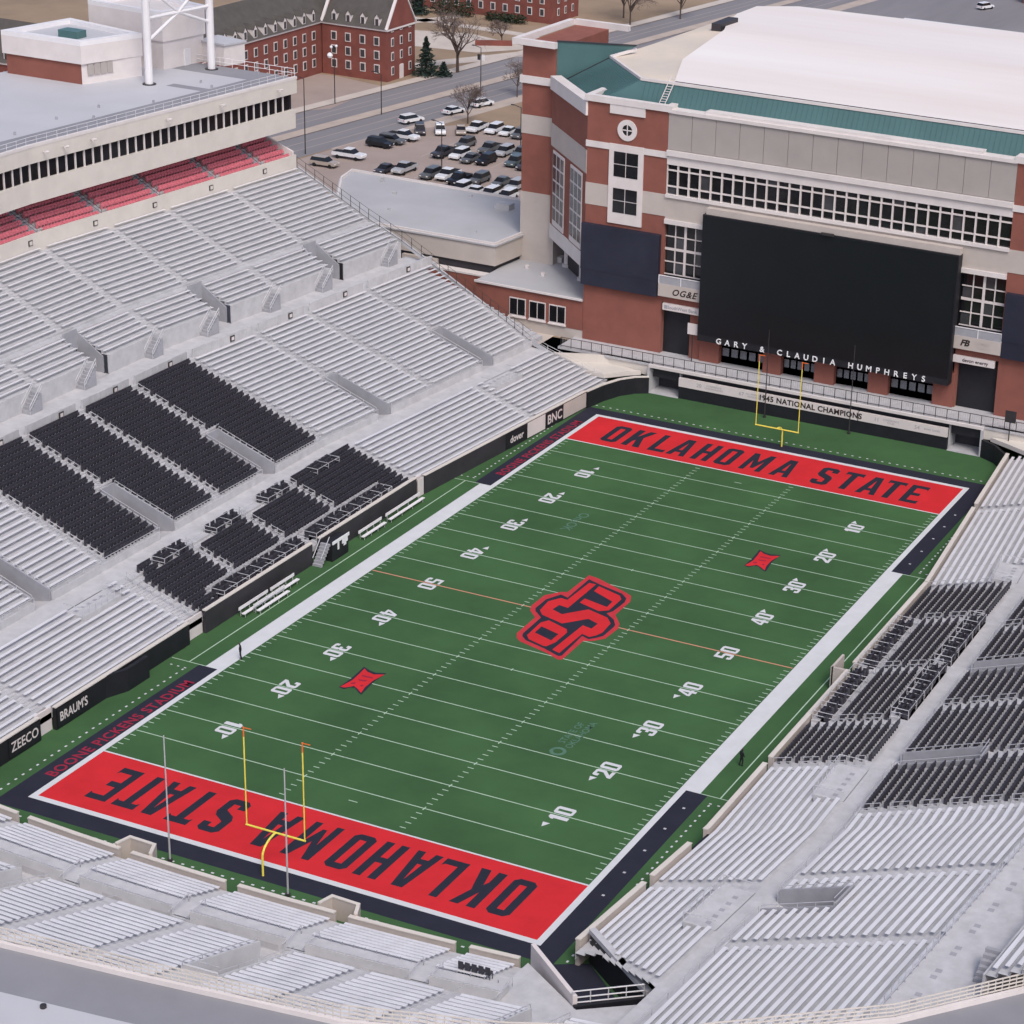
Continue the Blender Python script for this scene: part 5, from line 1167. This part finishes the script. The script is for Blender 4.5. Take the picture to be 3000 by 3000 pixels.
def leafy(x, y, h, r, lab, seed, m, cone=True, name='evergreen_tree', n=1600):
    rnd = random.Random(seed); o = empty(name, (x, y, GZ), lab, 'tree' if cone else 'hedge'); b = MB()
    for i in range(n):
        z = rnd.random()**1.3; rad = (r*(1-z)*(.75+.25*math.sin(z*40)) if cone else r); a_ = rnd.uniform(0, 6.283); q = rad*math.sqrt(rnd.random())*(1+.2*rnd.random())
        c = Vector((x+q*math.cos(a_)*(1 if cone else 2.6), y+q*math.sin(a_), GZ+.3+z*h)); e = Vector((rnd.uniform(-1, 1), rnd.uniform(-1, 1), rnd.uniform(-.6, .3))).normalized()*.42; f = Vector((rnd.uniform(-1, 1), rnd.uniform(-1, 1), rnd.uniform(-1, 1))).normalized()*.16
        b.face(c-e, c+f, c+e, c-f)
    b.build('crown', m, o)
    if cone: t = MB(); t.tube((x, y, GZ), (x, y, GZ+h*.8), .22, 6, .05); t.build('trunk', 'bark', o)
leafy(-135.9, 203.0, 7.5, 3.1, 'dark green conifer at the gable of the brick hall', 2, 'needle'); leafy(-132.9, 204.6, 2.6, 1.7, 'low dark conifer shrub beside the taller conifer', 4, 'needle', n=700)
leafy(-163.5, 262, 3.0, 2.0, 'dark evergreen bush at the far brick hall wall', 6, 'hedge', False, 'evergreen_bush', 900); leafy(-150, 262, 1.5, 1.8, 'long low hedge in front of the far brick hall', 7, 'hedge', False, 'hedge', 900); leafy(-170, 258, 7, 2.6, 'dark conifer left of the far brick hall', 9, 'needle')

# ======== brick halls
def hall(o, x0, x1, y0, y1, ze, zr, axis, wins, dorm=True, base=GZ):
    # gabled block; wins = list of (face, [positions], [levels])
    box('wall', 'brick_dorm', o, x0, x1, y0, y1, base, ze); box('eaves', 'trim', o, x0-.25, x1+.25, y0-.25, y1+.25, ze, ze+.35)
    b = MB(); z = ze+.35
    if axis == 'x':
        ym = (y0+y1)/2; A = [(x0, y0-.4, z), (x1, y0-.4, z), (x1, ym, zr), (x0, ym, zr), (x0, y1+.4, z), (x1, y1+.4, z)]
        b.face(A[0], A[1], A[2], A[3]); b.face(A[3], A[2], A[5], A[4]); rf = b.build('roof', 'shingle', o)
        g_ = MB()
        for xx, sg in ((x0, -1), (x1, 1)):
            g_.hexa([(xx-.2, y0, z-.4), (xx+.2, y0, z-.4), (xx+.2, y1, z-.4), (xx-.2, y1, z-.4), (xx-.2, ym-.9, zr+.6), (xx+.2, ym-.9, zr+.6), (xx+.2, ym+.9, zr+.6), (xx-.2, ym+.9, zr+.6)])
        g_.build('gable', 'brick_dorm', o)
        t_ = MB()
        for xx in (x0, x1):
            t_.bar((xx, y0-.3, z-.1), (xx, ym-.9, zr+.75), .6, .25); t_.bar((xx, y1+.3, z-.1), (xx, ym+.9, zr+.75), .6, .25)
        t_.build('gable_coping', 'trim', o)
    else:
        xm = (x0+x1)/2; A = [(x0-.4, y0, z), (x1+.4, y0, z), (x1+.4, y1, z), (x0-.4, y1, z), (xm, y0, zr), (xm, y1, zr)]
        b.face(A[1], A[2], A[5], A[4]); b.face(A[3], A[0], A[4], A[5]); rf = b.build('roof', 'shingle', o)
        g_ = MB(); g_.hexa([(x0, y0-.2, z-.4), (x1, y0-.2, z-.4), (x1, y0+.2, z-.4), (x0, y0+.2, z-.4), (xm-.9, y0-.2, zr+.6), (xm+.9, y0-.2, zr+.6), (xm+.9, y0+.2, zr+.6), (xm-.9, y0+.2, zr+.6)]); g_.build('gable', 'brick_dorm', o)
        t_ = MB(); t_.bar((x1+.3, y0, z-.1), (xm+.9, y0, zr+.75), .6, .25); t_.bar((x0-.3, y0, z-.1), (xm-.9, y0, zr+.75), .6, .25); t_.build('gable_coping', 'trim', o)
    for face, pos, lv, w_, h_ in wins:
        for p in pos:
            for q in lv:
                f = MB(); gl = MB()
                if face == 'y-': f.box(p-w_/2, p+w_/2, y0-.1, y0+.02, q, q+h_); gl.box(p-w_/2+.17, p+w_/2-.17, y0-.14, y0-.1, q+.18, q+h_-.18)
                else: f.box(x1-.02, x1+.1, p-w_/2, p+w_/2, q, q+h_); gl.box(x1+.1, x1+.14, p-w_/2+.17, p+w_/2-.17, q+.18, q+h_-.18)
                wo = f.build('window', 'sign_white', o); gl.build('pane', 'glass_grey', wo)
    return rf
def dormer(rf, x, y, z, face):
    b = MB(); gl = MB(); rb_ = MB(); w_ = .55
    if face == 'y-':
        b.prism([(x-w_, y), (x+w_, y), (x+w_, y+2.6), (x-w_, y+2.6)], z, z+1.7); b.face((x-w_, y, z+1.7), (x+w_, y, z+1.7), (x, y, z+2.5)); gl.box(x-.33, x+.33, y-.06, y-.01, z+.3, z+1.6)
        rb_.face((x-w_-.1, y-.1, z+1.65), (x, y-.1, z+2.6), (x, y+3.6, z+2.6), (x-w_-.1, y+3.6, z+1.65)); rb_.face((x+w_+.1, y-.1, z+1.65), (x, y-.1, z+2.6), (x, y+3.6, z+2.6), (x+w_+.1, y+3.6, z+1.65))
    else:
        b.prism([(x, y-w_), (x, y+w_), (x-2.6, y+w_), (x-2.6, y-w_)], z, z+1.7); b.face((x, y-w_, z+1.7), (x, y+w_, z+1.7), (x, y, z+2.5)); gl.box(x+.01, x+.06, y-.33, y+.33, z+.3, z+1.6)
        rb_.face((x+.1, y-w_-.1, z+1.65), (x+.1, y, z+2.6), (x-3.6, y, z+2.6), (x-3.6, y-w_-.1, z+1.65)); rb_.face((x+.1, y+w_+.1, z+1.65), (x+.1, y, z+2.6), (x-3.6, y, z+2.6), (x-3.6, y+w_+.1, z+1.65))
    d_ = b.build('dormer', 'trim', rf); gl.build('dormer_pane', 'glass_grey', rf); rb_.build('dormer_roof', 'shingle', rf)
h1 = empty('brick_hall', (-146, 196, GZ), 'four storey red brick hall with white dormers and a gable by the road', 'building')
LV = (5.0, 7.7, 10.4)
rf = hall(h1, -153.9, -139.2, 193.6, 204.2, 13.4, 19.8, 'x', [('y-', (-151.2, -148.0, -144.7, -141.5), LV, 1.25, 1.75), ('x+', (195.6, 198.9, 202.2), (4.6, 7.4, 10.2, 13.0), .95, 1.7)])
for x in (-151.2, -148.0, -144.7, -141.5): dormer(rf, x, 193.75, 13.95, 'y-')
b = MB(); b.box(-139.25, -139.05, 198.2, 199.6, GZ, 6.2); b.build('door_surround', 'sign_white', h1)
rf2 = hall(h1, -166, -154.2, 140, 200, 13.4, 19.6, 'y', [('x+', [148+k*3.3 for k in range(14)], LV, 1.2, 1.75)])
for k in range(14): dormer(rf2, -154.1, 148+k*3.3, 13.9, 'x+')
h2 = empty('brick_hall', (-172, 130, GZ), 'brick hall gable and dormered roof at the top left corner', 'building')
rf3 = hall(h2, -200, -166.3, 128, 140, 13.4, 20, 'x', [('y-', [-196+k*3.2 for k in range(9)], LV, 1.2, 1.75), ('x+', (131, 134, 137), LV, .95, 1.7)])
for k in range(9): dormer(rf3, -196+k*3.2, 128.2, 13.95, 'y-')
h3 = empty('brick_hall', (-155, 268, GZ), 'far red brick hall with white framed windows behind the lawn', 'building')
hall(h3, -176, -140.5, 266, 279, 13.4, 20, 'x', [('y-', [-174+k*3.1 for k in range(11)], LV, 1.2, 1.75), ('x+', (269, 272.5, 276), LV, .95, 1.7)])
b = MB(); b.prism([(-143, 236), (-136.5, 240), (-136.2, 239.4), (-142.8, 235.2)], GZ, GZ+1.1); b.build('planter_wall', 'brick_dorm', None, label='low brick planter wall on the lawn beyond the road', cat='wall')
# retaining wall panels and a gate along the far pavement
# ======== street lamps and poles
for x, y, h, m, lab in ((-125.9, 169.5, 7.5, 'steel_dark', 'dark street lamp pole on the median in front of the brick hall'), (-120.4, 197.2, 8.5, 'steel_dark', 'dark street lamp with round flag signs farther along the road'), (-121.2, 136.8, 13, 'steel_dark', 'tall dark pole with arm at the end of the press box'), (-96.5, 140.5, 8, 'steel_dark', 'thin lamp pole between parked cars in the middle row'), (-91.0, 158.5, 8, 'steel_dark', 'thin lamp pole near the rear corner tower'), (-137.5, 172.0, 9, 'steel_dark', 'lamp post with white globes outside the brick hall')):
    o = empty('street_lamp', (x, y, GZ), lab, 'lamp', 'street lamps'); b = MB(); b.tube((x, y, GZ), (x, y, GZ+h), .1, 6, .07); b.build('pole', m, o)
    if 'globes' in lab:
        for dx, dz, r_ in ((-.9, 0, .55), (-.6, 1.6, .28), (.5, 1.9, .28)):
            b = MB(); N = 8
            for i in range(4):
                t0, t1 = -1.57+i*.785, -1.57+(i+1)*.785; b.tube((x+dx, y, GZ+h+dz+r_*math.sin(t0)), (x+dx, y, GZ+h+dz+r_*math.sin(t1)), max(.01, r_*math.cos(t0)), 10, max(.01, r_*math.cos(t1)))
            b.build('globe', 'lamp_white', o)
        b = MB(); b.bar((x-1, y, GZ+h), (x+.6, y, GZ+h+1.8), .06, .06); b.build('arm', m, o)
    else:
        b = MB(); b.tube((x, y, GZ+h), (x-1.6, y+.3, GZ+h+.25), .06, 5); b.build('arm', m, o); box('lamp_head', m, o, x-2.1, x-1.5, y+.1, y+.4, GZ+h+.18, GZ+h+.32)
    if 'round flag' in lab:
        for dx in (-.75, .25): box('banner', 'lamp_white' if dx > 0 else 'steel_dark', o, x+dx, x+dx+.6, y-.03, y+.03, GZ+h*.72, GZ+h*.85)

# ======== cars
def car_type(kind, cm_):
    root = bpy.data.objects.new({'suv': 'parked_car', 'sedan': 'parked_car', 'pickup': 'pickup_truck'}[kind], None)
    Lc, Wc = {'suv': (4.8, 1.9), 'sedan': (4.7, 1.8), 'pickup': (5.8, 2.0)}[kind]
    prof = {'suv': [(-.5, .42), (-.5, .95), (-.47, 1.02), (.22, 1.02), (.46, .92), (.5, .72), (.5, .42)], 'sedan': [(-.5, .40), (-.5, .86), (-.30, .94), (.2, .92), (.46, .80), (.5, .64), (.5, .40)], 'pickup': [(-.5, .55), (-.5, 1.12), (.2, 1.14), (.47, 1.05), (.5, .85), (.5, .55)]}[kind]
    cab = {'suv': [(-.485, 1.0), (-.42, 1.68), (.08, 1.70), (.24, 1.0)], 'sedan': [(-.36, .92), (-.22, 1.40), (.06, 1.42), (.25, .91)], 'pickup': [(-.14, 1.13), (-.10, 1.80), (.12, 1.82), (.25, 1.13)]}[kind]
    parts = []
    def ext(pr, wb, wt, name, m, zmin, zmax, par=None):
        n = len(pr); b = MB(); hw = lambda z: wb+(wt-wb)*(z-zmin)/max(.01, zmax-zmin)
        for sg in (-1, 1): b.v += [(x*Lc, sg*hw(z), z) for x, z in pr]
        b.f.append(tuple(range(n))); b.f.append(tuple(range(2*n-1, n-1, -1)))
        for i in range(n): b.f.append((i, (i+1) % n, n+(i+1) % n, n+i))
        parts.append((name, b.mesh(name, m)))
    hw = Wc/2
    ext(prof, hw, hw*.94, 'body', cm_, .4, 1.1)
    z0, z1 = cab[0][1], max(c[1] for c in cab)
    ext(cab, hw*.92, hw*.74, 'windows', 'glass', z0, z1)
    top = [(cab[1][0]-.015, z1-.05), (cab[1][0]-.0, z1+.03), (cab[2][0]+.0, z1+.04), (cab[2][0]+.015, z1-.05)]; ext(top, hw*.79, hw*.74, 'roof', cm_, z1-.05, z1+.04)
    if kind == 'pickup':
        b = MB(); b.box(-.485*Lc, -.16*Lc, -hw*.8, hw*.8, 1.13, 1.155); parts.append(('load_bed', b.mesh('bed', 'tyre')))
    for x in (-.31, .31):
        for sg in (-1, 1):
            b = MB(); b.tube((x*Lc, sg*(hw-.22), .34), (x*Lc, sg*(hw+.02), .34), .34, 12); parts.append(('wheel', b.mesh('wheel', 'tyre')))
    for sg in (-1, 1):
        b = MB(); b.box(.497*Lc, .503*Lc, sg*hw*.68-.17, sg*hw*.68+.17, .66, .80); parts.append(('headlight', b.mesh('hl', 'lamp_white')))
        b = MB(); b.box(-.503*Lc, -.499*Lc, sg*hw*.75-.12, sg*hw*.75+.12, .72, .92); parts.append(('tail_light', b.mesh('tl', 'paint_red')))
    return parts
CT = {}
CARS = [(-118.1, 167.0, 72, 'suv', 'white', 'white sport utility car leading on the road nearest the press box'), (-115.4, 177.8, 77, 'sedan', 'white', 'white saloon car on the road behind a thin bare tree'), (-114.0, 186.1, 74, 'suv', 'white', 'white sport utility car farthest along the road'),
 (-113.3, 138.2, 2, 'pickup', 'white', 'long white pickup at the car park edge beside the tan car'), (-113.9, 131.4, 2, 'suv', 'tan', 'tan sport utility car nearest the end of the press box'), (-113.3, 148.2, 0, 'suv', 'black', 'black sport utility car in front of a white pickup'), (-112.8, 151.4, 0, 'suv', 'grey', 'grey car squeezed between the black car and white pickup'), (-112.6, 155.0, -2, 'pickup', 'white', 'white pickup behind the black sport utility car'),
 (-112.6, 160.8, -58, 'suv', 'dark', 'dark grey car parked at an angle near the road'), (-109.6, 162.8, -58, 'suv', 'white', 'white car parked at an angle beside the dark one'), (-106.6, 165.0, -60, 'sedan', 'tan', 'small pale tan car parked beside the white one'),
 (-105.0, 168.1, -88, 'pickup', 'white', 'large white pickup under the small bare tree'), (-101.9, 168.9, -88, 'suv', 'white', 'white sport utility car right of the large white pickup'), (-99.1, 168.9, -88, 'sedan', 'white', 'white saloon in the back row near the corner tower'), (-96.3, 168.4, -88, 'suv', 'grey', 'dark grey car at the right end of the back row'),
 (-100.9, 148.8, -90, 'pickup', 'dark', 'dark pickup at the left end of the middle row'), (-100.9, 156.5, -90, 'suv', 'grey', 'grey sport utility car behind the dark pickup'), (-97.9, 149.2, -90, 'suv', 'white', 'white sport utility car beside the dark pickup'), (-95.1, 147.9, -90, 'sedan', 'grey', 'grey saloon right of the white car in the middle row'), (-92.3, 148.4, -90, 'suv', 'black', 'black sport utility car in the middle row'), (-95.6, 155.8, -90, 'pickup', 'grey', 'grey pickup in the second middle row'), (-92.5, 155.4, -90, 'suv', 'silver', 'silver car right of the grey pickup'), (-89.6, 156.2, -90, 'suv', 'bluegrey', 'blue grey car half hidden by a lamp pole'), (-87.6, 150.1, -90, 'suv', 'bluegrey', 'blue grey sport utility car nearest the corner tower'), (-84.8, 149.0, -90, 'suv', 'dark', 'dark car cut off by the corner tower'),
 (-100.7, 135.4, -90, 'pickup', 'silver', 'silver pickup alone at the left of the front row'), (-103.4, 133.5, -90, 'sedan', 'dark', 'dark saloon beside the silver pickup behind the grey roof'), (-95.4, 134.9, -90, 'suv', 'grey', 'grey car left of the white pickup in the front row'), (-92.6, 135.9, -90, 'pickup', 'white', 'white pickup in the front row beside a black pickup'), (-89.7, 134.5, -90, 'pickup', 'black', 'black pickup in the front row'), (-87.0, 136.5, -90, 'suv', 'grey', 'grey sport utility car right of the black pickup'), (-83.1, 137.0, -90, 'sedan', 'grey', 'grey saloon in the front row right half'), (-79.9, 136.0, -90, 'suv', 'silver', 'silver car at the right end of the front row'),
 (-86.6, 129.6, -90, 'suv', 'white', 'white car showing only its roof, first behind the grey roof'), (-83.8, 129.2, -90, 'sedan', 'white', 'white car showing only its roof, second behind the grey roof'), (-81.0, 129.2, -90, 'suv', 'white', 'white car showing only its roof, third behind the grey roof'), (-78.0, 129.5, -90, 'suv', 'white', 'white car showing only its roof, nearest the tower'),
 (-65.3, 348.0, 70, 'suv', 'white', 'white car in the far car park at the top right')]
for x, y, a_, k, c, lab in CARS:
    if (k, c) not in CT: CT[(k, c)] = car_type(k, 'car_'+c)
    r_ = bpy.data.objects.new('pickup_truck' if k == 'pickup' else 'parked_car', None); COL.objects.link(r_); r_.location = (x, y, GZ+.03); r_.rotation_euler = (0, 0, R(a_)); tag(r_, lab, 'car', 'cars in the car park and on the road')
    for nm, me in CT[(k, c)]:
        o = bpy.data.objects.new(nm, me); COL.objects.link(o); o.parent = r_
# far brick row beyond the far car park
fr = empty('far_building', (-30, 370, GZ), 'distant brick building at the top right beyond the car park', 'building'); box('wall', 'brick_dorm', fr, -60, 40, 362, 380, GZ, 10)
for k in range(14): box('window', 'sign_white', fr, -56+k*6.5, -53+k*6.5, 361.9, 362, 5, 8)
